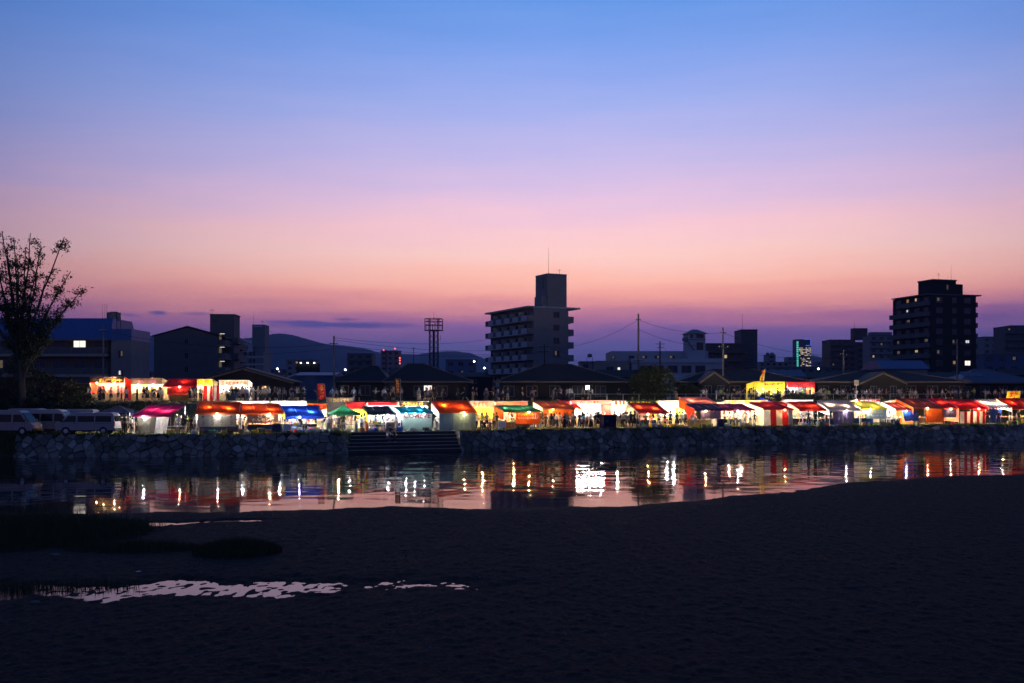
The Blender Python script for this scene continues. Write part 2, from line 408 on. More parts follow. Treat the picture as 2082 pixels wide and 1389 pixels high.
x, y, r = ell(20000, -20.2, 39.6, 5.6, 5.0, .05)
blades('reed_clump', np.stack([x, y, np.full_like(x, .05)], 1), (.25 + .75 * RNG.uniform(0, 1, len(x))) * (1.0 - .78 * r ** 2), .03, reed, 'broad clump of dark reeds growing on the mud by the river edge')
x, y, r = ell(1100, -20.0, 39.9, 5.9, 4.8, .05)
blades('reed_stalks', np.stack([x, y, np.full_like(x, .05)], 1), (.5 + .9 * RNG.uniform(0, 1, len(x)) ** 2) * (1.1 - .6 * r ** 2), .02, reed, 'taller loose stalks rising out of the broad reeds', lean=.5)
x, y, r = ell(9000, -9.7, 35.2, 1.55, 1.3)
blades('reed_clump', np.stack([x, y, np.full_like(x, .05)], 1), (.2 + .4 * RNG.uniform(0, 1, len(x))) * (1.1 - .7 * r ** 2), .025, reed, 'small low mound of dark grass alone on the mud')
x, y, r = ell(2600, -13.6, 36.0, 2.6, 1.1)
blades('reed_clump', np.stack([x, y, np.full_like(x, .05)], 1), (.15 + .3 * RNG.uniform(0, 1, len(x))) * (1.1 - .7 * r ** 2), .025, reed, 'low trailing grass between the broad reeds and the small mound')
x, y, r = ell(900, -14.2, 29.1, 3.2, .5, .1)
blades('pool_grass', np.stack([x, y, np.full_like(x, 0.)], 1), .10 + .22 * RNG.uniform(0, 1, len(x)), .018, reed, 'thin grass stems standing in the shallow pool on the mud')

# --- stone revetment of the far bank
stone_ms = [mat(n_, c, rough=.85, var=.3, scale=2.2, bump=.7, bscale=7) for n_, c in
            (('granite_grey', (.25, .22, .18)), ('granite_dark', (.12, .108, .09)), ('granite_pale', (.36, .32, .27)), ('granite_brown', (.18, .152, .115)))]
mortar = mat('wall_core', (.035, .035, .03), rough=.95, var=.4, scale=3)
def clip(poly, p, q):
    """keep the half of poly nearer p than q"""
    mx, my = (p[0] + q[0]) / 2, (p[1] + q[1]) / 2; nx, ny = q[0] - p[0], q[1] - p[1]
    out = []; n = len(poly)
    for i in range(n):
        a, c = poly[i], poly[(i + 1) % n]
        da = (a[0] - mx) * nx + (a[1] - my) * ny; dc = (c[0] - mx) * nx + (c[1] - my) * ny
        if da <= 0: out.append(a)
        if (da < 0 < dc) or (dc < 0 < da):
            u = da / (da - dc); out.append((a[0] + (c[0] - a[0]) * u, a[1] + (c[1] - a[1]) * u))
    return out
def revet(x0, x1, label, seed):
    rnd = random.Random(seed)
    pts = [(x0, toe(x0))]; x = x0
    while x < x1: x = min(x + .4, x1); pts.append((x, toe(x)))
    arc = [0.]
    for a, c in zip(pts, pts[1:]): arc.append(arc[-1] + math.hypot(c[0] - a[0], c[1] - a[1]))
    Ltot = arc[-1]
    def W(u, v, out):
        u = min(max(u, 0), Ltot); xx = np.interp(u, arc, [q[0] for q in pts]); yy = np.interp(u, arc, [q[1] for q in pts]); tg = tang(xx)
        off = v / 2.4 * .95; zz = -.32 + v / 2.4 * 2.3
        nrm = Vector((math.sin(tg) * .92, -math.cos(tg) * .92, .38))
        return Vector((xx - math.sin(tg) * off, yy + math.cos(tg) * off, zz)) + nrm * out
    mid = W(Ltot / 2, 0, 0); org = Vector((mid.x, mid.y, 0))
    root = empty('stone_revetment', org, 0, label, 'stone wall')
    nu = int(Ltot / .8); core = MB()
    core.grid(lambda a, c: W(a * Ltot, c * 2.4, -.12) - org, nu, 5); core.build('wall_core', mortar, root)
    cw, ch = 1.0, .43; sites = []
    for j in range(-1, 7):
        for i in range(-1, int(Ltot / cw) + 2):
            sites.append(((i + .5 * (j % 2) + .22 * j + rnd.uniform(-.40, .40)) * cw, (j + .5 + rnd.uniform(-.42, .42)) * ch))
    cnt = 0
    for k, pq in enumerate(sites):
        if not (0 <= pq[1] <= 2.4 and 0 <= pq[0] <= Ltot): continue
        poly = [(max(0, pq[0] - 2), 0.), (min(Ltot, pq[0] + 2), 0.), (min(Ltot, pq[0] + 2), 2.4), (max(0, pq[0] - 2), 2.4)]
        for q in sites:
            if q is not pq and abs(q[0] - pq[0]) < 3 and abs(q[1] - pq[1]) < 2: poly = clip(poly, pq, q)
            if len(poly) < 3: break
        if len(poly) < 3: continue
        cxm = sum(a[0] for a in poly) / len(poly); cym = sum(a[1] for a in poly) / len(poly)
        shr = lambda f, g: [(a[0] + (cxm - a[0]) * f + g * (1 if cxm > a[0] else -1), a[1] + (cym - a[1]) * f + g * (1 if cym > a[1] else -1)) for a in poly]
        h = rnd.uniform(.02, .16); tx, ty = rnd.uniform(-.14, .14), rnd.uniform(-.2, .2)
        bse, lip, top = shr(.01, .008), shr(.02, .012), shr(.07, .022)
        f = lambda q, o_: W(q[0], q[1], o_ + (q[0] - cxm) * tx + (q[1] - cym) * ty)
        c0 = W(cxm, cym, 0)
        m_ = MB().loft([[f(q, -.14) - c0 for q in bse], [f(q, h - .05) - c0 for q in lip], [f(q, h + rnd.uniform(-.012, .012)) - c0 for q in top]])
        o = m_.build('stone', rnd.choices(stone_ms, (4, 4, 1., 2.5))[0], root); o.location = c0 - org; cnt += 1
    return root, W, Ltot
wall_l = revet(-44.5, STX0, 'rough stone river wall running from the parked vans to the stairs', 3)
wall_r = revet(STX1, 27.5, 'rough stone river wall from the stairs to the striped curtain stall', 11)
wall_q = revet(27.52, 68, 'rough stone river wall below the yellow and crimson stalls', 12)
def wall_grass(wl, n, seed, hi=.45):
    rnd = np.random.default_rng(seed); _, W, Lt = wl; P = []; H = []
    for _ in range(n):
        u = rnd.uniform(0, Lt); v = rnd.choice([rnd.uniform(2.2, 2.4), rnd.uniform(.9, 2.3)], p=[.35, .65]); k = int(rnd.uniform(12, 46)); sz = rnd.uniform(.4, 1.)
        for _ in range(k):
            q = W(u + rnd.normal(0, .35 * sz), min(2.45, max(.3, v + rnd.normal(0, .14))), rnd.uniform(-.05, .08)); P.append(tuple(q)); H.append(rnd.uniform(.12, hi) * sz)
    return np.array(P), np.array(H)
P, H = wall_grass(wall_l, 80, 4, .6); blades('wall_grass', P, H, .035, bankgrass, 'grass tufts sprouting between the stones of the wall below the vans', lean=.9)
P, H = wall_grass(wall_r, 90, 5, .6); blades('wall_grass', P, H, .04, bankgrass, 'grass tufts sprouting between the stones right of the stairs', lean=.9)
P, H = wall_grass(wall_q, 90, 6, .6); blades('wall_grass', P, H, .04, bankgrass, 'grass tufts sprouting between the stones below the crimson stalls', lean=.9)
# turf strip along the quay edge and the levee slope
n = 16000; x = RNG.uniform(-62, 74, n); off = np.where(RNG.uniform(0, 1, n) < .6, RNG.uniform(.95, 2.0, n), RNG.uniform(2, 12, n))
P = np.array([(a, toe(a) + c + stair_shift(a), ZB - .02) for a, c in zip(x, off)]); blades('quay_turf', P, RNG.uniform(.05, .2, n), .04, bankgrass, 'trampled turf along the quay edge under the stalls', lean=.8)
n = 15000; x = RNG.uniform(-75, 85, n); off = RNG.uniform(14, 25, n); zz = np.interp(off, [q[0] for q in prof], [q[1] for q in prof])
P = np.array([(a, toe(a) + c, e) for a, c, e in zip(x, off, zz)]); blades('levee_grass', P, RNG.uniform(.1, .4, n), .05, bankgrass, 'rough grass on the levee slope behind the lower stalls', lean=.7)
n = 5000; x = RNG.uniform(-62, -44, n); off = RNG.uniform(.3, 1.3, n)
P = np.array([(a, toe(a) + c, np.interp(c, [.3, 1.15], [-.7, ZB])) for a, c in zip(x, off)]); P = P[P[:, 2] > 0]
blades('bank_grass', P, RNG.uniform(.2, .7, len(P)), .04, bankgrass, 'tall dark grass on the bank below the foremost van', lean=.7)

# --- river stairs
conc = mat('pale_concrete', (.30, .28, .25), rough=.85, var=.3, scale=1.5, bump=.4, bscale=12)
conc_d = mat('dark_concrete', (.05, .048, .045), rough=.9, var=.35, scale=1.2)  # darker concrete for the step blocks, paler one on their nosings
xm = (STX0 + STX1) / 2; tg = tang(xm); wst = (STX1 - STX0) / math.cos(tg)
st = empty('river_stairs', (xm, toe(xm), 0), tg, 'broad concrete stairs going down to the water between the stone walls', 'stairs')
for k in range(6):
    hgt = .33 * (k + 1); y0 = .38 * k; y1 = .38 * (k + 1) + (.55 if k == 5 else .03)
    b = MB(); b.box((0, (y0 + y1) / 2, (hgt - .5) / 2 - .02), (wst, y1 - y0, hgt + .5 - .04)); b.box((0, (y0 + y1) / 2 - .015, hgt - .02), (wst, y1 - y0 + .03, .04))
    o_ = b.build('step', conc_d, st); MB().box((0, y0 - .03, hgt - .035), (wst - .02, .035, .075)).build('nosing', conc, o_)
for sx_ in (-1, 1):
    b = MB(); b.prism([(-.1, -.5), (2.3, -.5), (2.3, 2.02), (2.0, 2.02), (-.1, .12)], 'x', sx_ * (wst / 2 - .02), sx_ * (wst / 2 + .24)); b.build('side_kerb', stone_ms[0], st)

# --- far hills
hill_m = mat('wooded_hills', (.035, .05, .045), rough=1., var=.3, scale=.002)
def hills(name, pts, d, depth):
    px = np.arange(pts[0][0], pts[-1][0] + 1, 3.0); py = np.interp(px, [q[0] for q in pts], [q[1] for q in pts])
    k = np.ones(5) / 5; py = np.convolve(np.pad(py, 2, 'edge'), k, 'valid')
    py = py + 1.0 * (vnoise(px * .16, px * 0 + 1, 4) - .5) + .9 * (vnoise(px * .5, px * 0 + 1, 8) - .5)
    rows = []
    for dd, hf in ((-depth, 0.), (-depth * .66, .32), (-depth * .33, .7), (0, 1.), (depth * .5, .6), (depth, 0.)):
        zt = (HY - py) * d / F + HC; xx = (px - CX) * d / F
        w = 1 + .22 * (vnoise(px * .06 + dd * .01, px * 0 + dd * .003, 3) - .5) * (hf < 1)
        rows.append(np.stack([xx * (1 + dd / d * .25), np.full_like(px, d + dd), 4 + (zt - 4) * hf * w], 1))
    np_mesh(name, np.concatenate(rows), grid_faces(len(px), 6), hill_m, kind='structure')
hills('hills', [(150, 690), (230, 682), (280, 680), (330, 686), (420, 690), (480, 691), (530, 683), (556, 679), (580, 678), (605, 684), (650, 697), (700, 705), (760, 720), (830, 740), (900, 775), (940, 800)], 5200, 1500)
hills('hills', [(470, 800), (540, 735), (600, 706), (650, 701), (700, 703), (745, 709), (775, 719), (850, 721), (885, 715), (925, 714), (960, 719), (1000, 736), (1050, 752), (1120, 770), (1250, 800)], 6800, 1600)
hills('hills', [(1500, 800), (1600, 742), (1650, 722), (1680, 729), (1740, 745), (1850, 770), (1990, 755), (2100, 748), (2300, 800)], 6200, 1500)
# ================================================================== PEOPLE
def person_mesh(name, hipL=0, hipR=0, kneeL=0, kneeR=0, armL=(8, 8, 15), armR=(8, 8, 15), lean=0, head=0, skirt=0, longhair=False, sit=False, short=False):
    """joint angles in degrees; faces +y, feet on z = 0; arm = (forward, out, elbow bend)"""
    H = 1.68
    v = []; e = []; rad = []; part = []
    def add(p, r, par=None, tag_='t'):
        v.append(Vector(p)); rad.append(r); part.append(tag_)
        if par is not None: e.append((par, len(v) - 1))
        return len(v) - 1
    ln = R(lean); up = Vector((0, math.sin(ln), math.cos(ln))); fw = Vector((0, math.cos(ln), -math.sin(ln)))
    pel = Vector((0, 0, .9))
    i0 = add(pel, (.150, .105), None, 'hip')
    i1 = add(pel + up * .17, (.138, .10), i0); i2 = add(pel + up * .37, (.155, .11), i1); i3 = add(pel + up * .49, (.11, .085), i2)
    i4 = add(pel + up * .575, (.052, .055), i3, 'neck')
    hd = R(lean * .4 + head); hu = Vector((0, math.sin(hd), math.cos(hd)))
    i5 = add(v[i4] + hu * .085 + Vector((0, .015, 0)), (.078, .088), i4, 'head'); i6 = add(v[i5] + hu * .085, (.075, .09), i5, 'head'); i7 = add(v[i6] + hu * .05, (.045, .055), i6, 'head')
    hands = []
    for s_, (af, ao, ab) in ((-1, armL), (1, armR)):
        sh = add(pel + up * .45 + Vector((s_ * .185, 0, 0)), (.058, .058), i2, 'arm')
        a = R(af) + ln * .0; o_ = R(ao)
        d1 = Vector((s_ * math.sin(o_), math.sin(a) * math.cos(o_), -math.cos(a) * math.cos(o_)))
        el = add(v[sh] + d1 * .28, (.043, .043), sh, 'arm'); a2 = a + R(ab)
        d2 = Vector((s_ * math.sin(o_) * .3, math.sin(a2), -math.cos(a2))).normalized()
        wr = add(v[el] + d2 * .25, (.030, .028), el, 'fore'); hn = add(v[wr] + d2 * .09, (.040, .022), wr, 'hand'); hands.append((v[hn], d2, s_))
    feet = []
    for s_, hp, kn in ((-1, hipL, kneeL), (1, hipR, kneeR)):
        h = add(pel + Vector((s_ * .095, 0, -.06)), (.095, .10), i0, 'hip')
        a = R(hp); d1 = Vector((s_ * .02, math.sin(a), -math.cos(a)))
        k = add(v[h] + d1 * .40, (.066, .07), h, 'thigh'); a2 = a - R(kn); d2 = Vector((0, math.sin(a2), -math.cos(a2)))
        c = add(v[k] + d2 * .16, (.056, .062), k, 'shin'); an = add(v[k] + d2 * .38, (.040, .042), c, 'shin')
        ft = add(v[an] + Vector((0, .12, -.035)), (.045, .035), an, 'foot'); add(v[ft] + Vector((0, .06, -.005)), (.036, .026), ft, 'foot'); feet.append(v[an].z - .06)
    me = bpy.data.meshes.new(name); me.from_pydata(v, e, []); me.update()
    ob = bpy.data.objects.new(name, me); COL.objects.link(ob)
    sk = ob.modifiers.new('skin', 'SKIN'); sk.use_smooth_shade = True; sk.branch_smoothing = .4
    for k, r in enumerate(rad): me.skin_vertices[0].data[k].radius = r
    me.skin_vertices[0].data[0].use_root = True
    sb = ob.modifiers.new('sub', 'SUBSURF'); sb.levels = 1; sb.render_levels = 1
    dg = bpy.context.evaluated_depsgraph_get(); ev = bpy.data.meshes.new_from_object(ob.evaluated_get(dg)); bpy.data.objects.remove(ob)
    # nearest bone -> clothing
    segs = [(v[a], v[b_], part[b_]) for a, b_ in e]
    mi = []
    for pl in ev.polygons:
        c = pl.center; best = None
        for a, b_, pt in segs:
            ab = b_ - a; u = max(0, min(1, (c - a).dot(ab) / max(ab.length_squared, 1e-6))); d = (c - (a + ab * u)).length_squared
            if best is None or d < best[0]: best = (d, pt, u)
        pt = best[1]; u = best[2]
        if pt == 'head': m = 3 if (c - v[i5]).dot(hu) > .10 or (c - v[i6]).y < -.02 else 2
        elif pt in ('neck',): m = 2 if u > .5 else 0
        elif pt == 'hand' or pt == 'fore': m = 2 if (pt == 'hand' or True) else 0
        elif pt == 'arm' or pt == 't': m = 0
        elif pt == 'foot': m = 4
        elif pt == 'shin': m = 2 if (short or skirt) else 1
        else: m = 1
        if pt == 'hip' and c.z > .98: m = 0
        mi.append(m)
    mb = MB(); mb.v = [tuple(q.co) for q in ev.vertices]; mb.f = [tuple(q.vertices) for q in ev.polygons]; mb.m = mi
    bpy.data.meshes.remove(ev)
    # face: nose, ears, hair
    hc = (v[i5] + v[i6]) / 2
    mb.lathe([(.002, .03), (.016, 0), (.012, -.012)], (hc.x, hc.y + .098, hc.z), 5, 2)
    for s_ in (-1, 1):
        mb.box((hc.x + s_ * .08, hc.y, hc.z), (.016, .035, .055), 0, 2); mb.box((hc.x + s_ * .03, hc.y + .088, hc.z + .03), (.022, .008, .010), 0, 3)
    mb.box((hc.x, hc.y + .086, hc.z - .055), (.045, .008, .009), 0, 2)
    rings = []
    for t_ in range(5):
        f = t_ / 4; zz = -.02 + .165 * f; rr = math.sqrt(max(.02, 1 - (f * .97) ** 2))
        rings.append([(hc.x + .096 * rr * math.cos(q * math.pi / 5), hc.y - .015 + (.105 * rr * math.sin(q * math.pi / 5) - (.03 if f < .4 and math.sin(q * math.pi / 5) > .2 else 0)), hc.z + zz) for q in range(10)])
    mb.loft(rings, mi=3)
    if longhair: mb.loft([[(hc.x + a * w_, hc.y - .06 - dy + b_ * .05, hc.z + z_) for a, b_ in ((-1, -.7), (0, -1), (1, -.7), (1, .6), (0, .8), (-1, .6))] for z_, w_, dy in ((.06, .085, .0), (-.1, .09, .02), (-.26, .08, .05), (-.36, .05, .06))], mi=3)
    for hp, d, s_ in hands:   # five fingers each
        sd = d.cross(Vector((0, 1, 0)) if abs(d.y) < .8 else Vector((1, 0, 0))).normalized(); nn = d.cross(sd)
        for q, ln_ in enumerate((.062, .075, .08, .068)):
            p0 = hp + sd * (.024 - .016 * q) + d * .01; p1 = p0 + d * ln_ * .6 + nn * .004; p2 = p1 + d * ln_ * .4 + nn * .018
            mb.path([p0, p1, p2], [.009, .008, .006], 4, 2)
        p0 = hp + sd * .03 - d * .03; mb.path([p0, p0 + sd * .022 + d * .03, p0 + sd * .026 + d * .055], [.011, .009, .007], 4, 2)
    if skirt:
        zb = .9 - skirt
        mb.loft([[(r_ * 1.05 * math.cos(q * math.pi / 6), r_ * .85 * math.sin(q * math.pi / 6) + sh_, z_) for q in range(12)] for r_, z_, sh_ in ((.15, .99, 0), (.175, .86, 0), (.20 + skirt * .09, zb + .15, .0), (.215 + skirt * .1, zb, .0))], caps=False, mi=1)
    zmin = .64 if sit else min(q[2] for q in mb.v)
    if not sit: mb.v = [(a, b_, c - zmin) for a, b_, c in mb.v]
    dm = mat('cloth_slot', (.3, .3, .3)); 
    return mb.mesh(name, [dm] * 5, smooth=True)
POSES = {
    'standing': person_mesh('person_a', 3, -3, 2, 2, (5, 10, 12), (2, 8, 18)),
    'standing with a phone held up': person_mesh('person_b', 2, -4, 2, 2, (35, 6, 85), (30, 8, 80), head=12),
    'walking': person_mesh('person_c', 22, -20, 10, 22, (-20, 8, 20), (22, 8, 25), lean=3),
    'striding': person_mesh('person_d', -18, 24, 28, 6, (24, 8, 30), (-18, 8, 15), lean=4, short=True),
    'standing in a skirt': person_mesh('person_e', 4, -2, 3, 2, (12, 8, 40), (3, 8, 12), skirt=.5, longhair=True),
    'standing in a long robe': person_mesh('person_f', 2, -2, 2, 2, (25, 6, 70), (8, 8, 30), skirt=.78, longhair=True),
    'eating from one hand': person_mesh('person_g', 3, -3, 2, 4, (40, 8, 100), (5, 10, 20), short=True, head=8),
    'hands on hips': person_mesh('person_h', 6, -6, 2, 2, (-15, 48, 55), (-15, 48, 55)),
    'bending forward': person_mesh('person_i', 12, 4, 14, 10, (60, 8, 20), (55, 8, 25), lean=48, head=20),
    'reaching over a counter': person_mesh('person_j', 4, -6, 4, 4, (62, 6, 25), (58, 8, 30), lean=14),
}
SIT = person_mesh('person_k', 84, 80, 82, 76, (38, 8, 55), (36, 8, 55), lean=18, head=10, sit=True)
CH = person_mesh('person_l', 4, -4, 3, 3, (20, 10, 60), (5, 10, 20), short=True)
TOPS = {'white': (.46, .46, .47), 'off white': (.38, .35, .31), 'black': (.012, .012, .014), 'navy': (.018, .025, .06), 'grey': (.2, .2, .21), 'beige': (.34, .27, .19), 'dark red': (.2, .025, .03),
        'pale blue': (.25, .36, .5), 'yellow green': (.35, .45, .06), 'pale pink': (.5, .3, .32), 'charcoal': (.04, .04, .045), 'teal': (.03, .2, .18), 'purple': (.11, .06, .18)}
BOTS = {'black': (.012, .012, .013), 'navy': (.02, .026, .055), 'grey': (.14, .14, .15), 'beige': (.3, .24, .17), 'denim': (.06, .09, .17), 'dark': (.03, .028, .03)}
TM = {k: mat('top_' + k.replace(' ', '_'), c, rough=.9, var=.2, scale=9) for k, c in TOPS.items()}
BMt = {k: mat('bottom_' + k, c, rough=.9, var=.2, scale=9) for k, c in BOTS.items()}
SKIN = [mat('skin_a', (.50, .30, .20), rough=.55, var=.08), mat('skin_b', (.42, .25, .16), rough=.55, var=.08)]
HAIR = [mat('hair_black', (.010, .009, .009), rough=.45, var=.2), mat('hair_brown', (.05, .025, .012), rough=.5, var=.2)]
SHOE = [mat('shoe_dark', (.02, .02, .02), rough=.6, var=.1), mat('shoe_white', (.55, .55, .53), rough=.6, var=.1)]
prnd = random.Random(42)
NPEOPLE = 0
def person(loc, rz, pose, top, bottom, where, group, mesh=None, sc=None, posew=None):
    global NPEOPLE
    me = mesh or POSES[pose]; o = bpy.data.objects.new('person', me); link(o)
    o.location = loc; o.rotation_euler = (0, 0, rz); s_ = sc or prnd.uniform(.93, 1.06); o.scale = (s_ * prnd.uniform(.94, 1.06), s_ * prnd.uniform(.96, 1.08), s_)
    for k, m in enumerate((TM[top], BMt[bottom], prnd.choice(SKIN), prnd.choices(HAIR, (4, 1))[0], prnd.choice(SHOE))):
        o.material_slots[k].link = 'OBJECT'; o.material_slots[k].material = m
    pw = {'standing with a phone held up': 'phone raised', 'standing in a skirt': 'skirted', 'standing in a long robe': 'robed', 'eating from one hand': 'eating', 'bending forward': 'bending', 'reaching over a counter': 'reaching'}.get(posew or pose, posew or pose)
    tag(o, f'person in {top} and {bottom}, {pw}, {where}', 'person', group); NPEOPLE += 1
    return o
    bw = 'robe' if 'robe' in (posew or pose) else 'skirt' if 'skirt' in (posew or pose) else 'trousers'
    pw = (posew or pose).replace(' in a skirt', '').replace(' in a long robe', '')
    tag(o, f'person in {top} top and {bottom} {bw}, {pw}, {where}', 'person', group); NPEOPLE += 1
    return o
def rnd_look(dark=.4):
    t_ = prnd.choices(list(TOPS), [5, 2.4, 5 * dark * 2.5, 3, 2, 1.5, .5, .8, .3, .6, 2, .3, .4])[0]
    return t_, prnd.choices(list(BOTS), [4, 2, 1, 1.2, 1.5, 2])[0]
# ================================================================== FESTIVAL STALLS
def fab(name, col, tr=.5, tcol=None): return mat('fabric_' + name, col, rough=.85, var=.16, scale=2.5, transl=tr * .65, tcol=tcol, spec=.15)
FB = {
    'orange': fab('orange', (.62, .07, .012), .125, (.8, .085, .008)), 'rust': fab('rust', (.45, .06, .012), .09, (.75, .07, .006)), 'magenta': fab('magenta', (.34, .015, .10), .09, (.75, .015, .09)),
    'blue': fab('blue', (.015, .05, .42), .09, (.02, .09, .7)), 'green': fab('green', (.016, .055, .042), .10, (.02, .22, .12)), 'black': fab('black', (.014, .014, .02), .04), 'teal': fab('teal', (.01, .14, .20), .10, (.01, .26, .36)),
    'darkred': fab('darkred', (.16, .012, .02), .10, (.6, .05, .015)), 'navy': fab('navy', (.014, .02, .06), .05), 'maroon': fab('maroon', (.10, .012, .045), .1), 'red': fab('red', (.50, .015, .02), .09, (.8, .02, .012)),
    'white': fab('white', (.72, .70, .68), .28, (.8, .74, .66)), 'beige': fab('beige', (.55, .43, .38), .09, (.85, .6, .45)), 'yellow': fab('yellow', (.66, .52, .02), .11, (.9, .74, .08)), 'brown': fab('brown', (.20, .07, .04), .05, (.6, .09, .01)),
    'pink': fab('pink', (.70, .16, .17), .10, (.9, .3, .22)), 'brightred': fab('brightred', (.62, .03, .015), .09, (.9, .035, .006)), 'greysheet': fab('greysheet', (.23, .24, .25), .045), 'greysage': fab('greysage', (.20, .29, .26), .06), 'bluegrey': fab('bluegrey', (.10, .19, .27), .05),
    'orangesheet': fab('orangesheet', (.60, .12, .02), .09, (.85, .13, .012)), 'purple': fab('purple', (.075, .06, .14), .05), 'brownpic': fab('brownpic', (.17, .12, .10), .05), 'salmon': fab('salmon', (.68, .30, .26), .16, (.95, .42, .30)), 'khaki': fab('khaki', (.22, .18, .13), .06),
    'paleblue': fab('paleblue', (.30, .40, .48), .06), 'bluetarp': fab('bluetarp', (.02, .05, .22), .04), 'cream': fab('cream', (.60, .50, .34), .16), 'ink': fab('ink', (.03, .022, .02), .1),
}
INK = {'black': mat('ink_black', (.012, .011, .012), var=.05), 'gold': mat('ink_gold', (.75, .42, .05), var=.1), 'red': mat('ink_red', (.6, .02, .03), var=.1), 'white': mat('ink_white', (.8, .78, .74), var=.05),
       'yellow': mat('ink_yellow', (.8, .6, .04), var=.05), 'darkred': mat('ink_darkred', (.13, .01, .012), var=.1), 'orange': mat('ink_orange', (.75, .22, .03), var=.05), 'purple': mat('ink_purple', (.25, .08, .35), var=.1), 'brown': mat('ink_brown', (.25, .06, .02), var=.1), 'grey': mat('ink_grey', (.4, .4, .4), var=.05)}
pipe_m = mat('galvanised_pipe', (.45, .46, .48), rough=.4, metal=.8, var=.15)
cable_m = mat('black_cable', (.015, .015, .015), rough=.6, var=.0)
WARM = emis('warm_bulb', (1., .62, .30), 8000.); COOL = emis('cool_bulb', (.86, .94, 1.), 8000.); NEUT = emis('neutral_bulb', (1., .84, .64), 8000.); TUBE = emis('fluorescent_tube', (.9, .96, 1.), 110.)
BULB = {}
for k_, m_ in (('w', WARM), ('c', COOL), ('n', NEUT)):
    me_ = icos(.055, 1); me_.materials.append(m_); BULB[k_] = me_
SBULB = {}
for k_, m_ in (('w', WARM), ('c', COOL), ('n', NEUT)):
    me_ = icos(.021, 1); me_.materials.append(m_); SBULB[k_] = me_
mb_ = MB().lathe([(.018, .055), (.03, .06), (.03, .13), (.012, .15)], n=6); SOCK = mb_.mesh('socket', cable_m)

def sheet(name, m, parent, x0, x1, ztop, zbot, y0, y1=None, folds=.05, nf=7, mats=None, mi=0, bulge=0.):
    """hanging cloth in the local xz plane, y0 at the top, y1 at the hem"""
    y1 = y0 if y1 is None else y1; ph = random.uniform(0, 6)
    def fn(a, c):
        x = x0 + (x1 - x0) * a; z_ = ztop + (zbot - ztop) * c
        return (x, y0 + (y1 - y0) * c + folds * (.25 + c) * math.sin(a * nf * 6.283 + ph + c) * (.6 + .4 * math.sin(a * 3.1 * nf + ph)) - bulge * math.sin(c * 3.14) * math.sin(a * 3.14), z_ + (.012 * math.sin(a * 20 + ph) if c > .9 else 0))
    return MB().grid(fn, max(10, nf * 4), 8, mi).build(name, mats or m, parent, smooth=True)
def side_sheet(name, m, parent, x, y0, y1, zt0, zt1, zb, folds=.03, nf=4, mi=0, mats=None, zb1=None):
    zb1 = zb if zb1 is None else zb1
    def fn(a, c):
        y = y0 + (y1 - y0) * a; zt = zt0 + (zt1 - zt0) * a; zz = zb + (zb1 - zb) * a
        return (x + folds * (.2 + c) * math.sin(a * nf * 6.283), y, zt + (zz - zt) * c)
    return MB().grid(fn, nf * 4, 6, mi).build(name, mats or m, parent, smooth=True)
def hang_bulb(parent, x, y, z, zroof, k):
    o = put('bulb', BULB[k], parent, (x, y, z)); put('socket', SOCK, o, (0, 0, 0))
    MB().tube((0, 0, .14), (0, 0, max(.16, zroof - z)), .008, 4).build('cord', cable_m, o); return o
def pipes(root, w, dep, hf, hb, mid=True):
    for sx_ in (-1, 1):
        for y, h in ((.04, hf), (dep, hb)): MB().tube((sx_ * w / 2, y, -.03), (sx_ * w / 2, y, h), .03, 6).build('post', pipe_m, root)
        MB().tube((sx_ * w / 2, .04, hf - .02), (sx_ * w / 2, dep, hb - .02), .022, 6).build('rafter', pipe_m, root)
    for y, h in ((.04, hf), (dep, hb)): MB().tube((-w / 2 - .1, y, h - .03), (w / 2 + .1, y, h - .03), .024, 6).build('beam', pipe_m, root)
    if mid:
        for x in (-w / 6, w / 6): MB().tube((x, .04, hf - .035), (x, dep, hb - .035), .02, 5).build('rafter', pipe_m, root)
def awning(root, w, dep, hf, hb, m, flap=.16, stripes=None, sag=.05, over=.12):
    ph = random.uniform(0, 6)
    def fn(a, c):
        x = (a - .5) * (w + .24)
        if c < .12:   # front flap
            k = c / .12; return (x, -over - .02 * math.sin(a * 40 + ph), hf - over * (hb - hf) / dep - flap * (1 - k) + .02 * math.sin(a * 23 + ph) * (1 - k))
        k = (c - .12) / .88; y = -over + (dep + 2 * over) * k
        z_ = hf + (hb - hf) * y / dep - sag * (math.sin(k * 3.14) * (.5 + .5 * abs(math.sin(a * 9.42)))) + .010 * math.sin(a * 17 + k * 5 + ph)
        return (x, y, z_)
    if stripes: return MB().grid(fn, 26, 12, mi=lambda a, c: int(a * 13) % 2).build('awning', [FB[s_] for s_ in stripes], root, smooth=True)
    return MB().grid(fn, 22, 12).build('awning', m, root, smooth=True)
cnt_m = mat('counter_board', (.30, .22, .14), rough=.7, var=.2)
cnt_w = mat('white_counter', (.6, .6, .58), rough=.6, var=.1)
GM = None
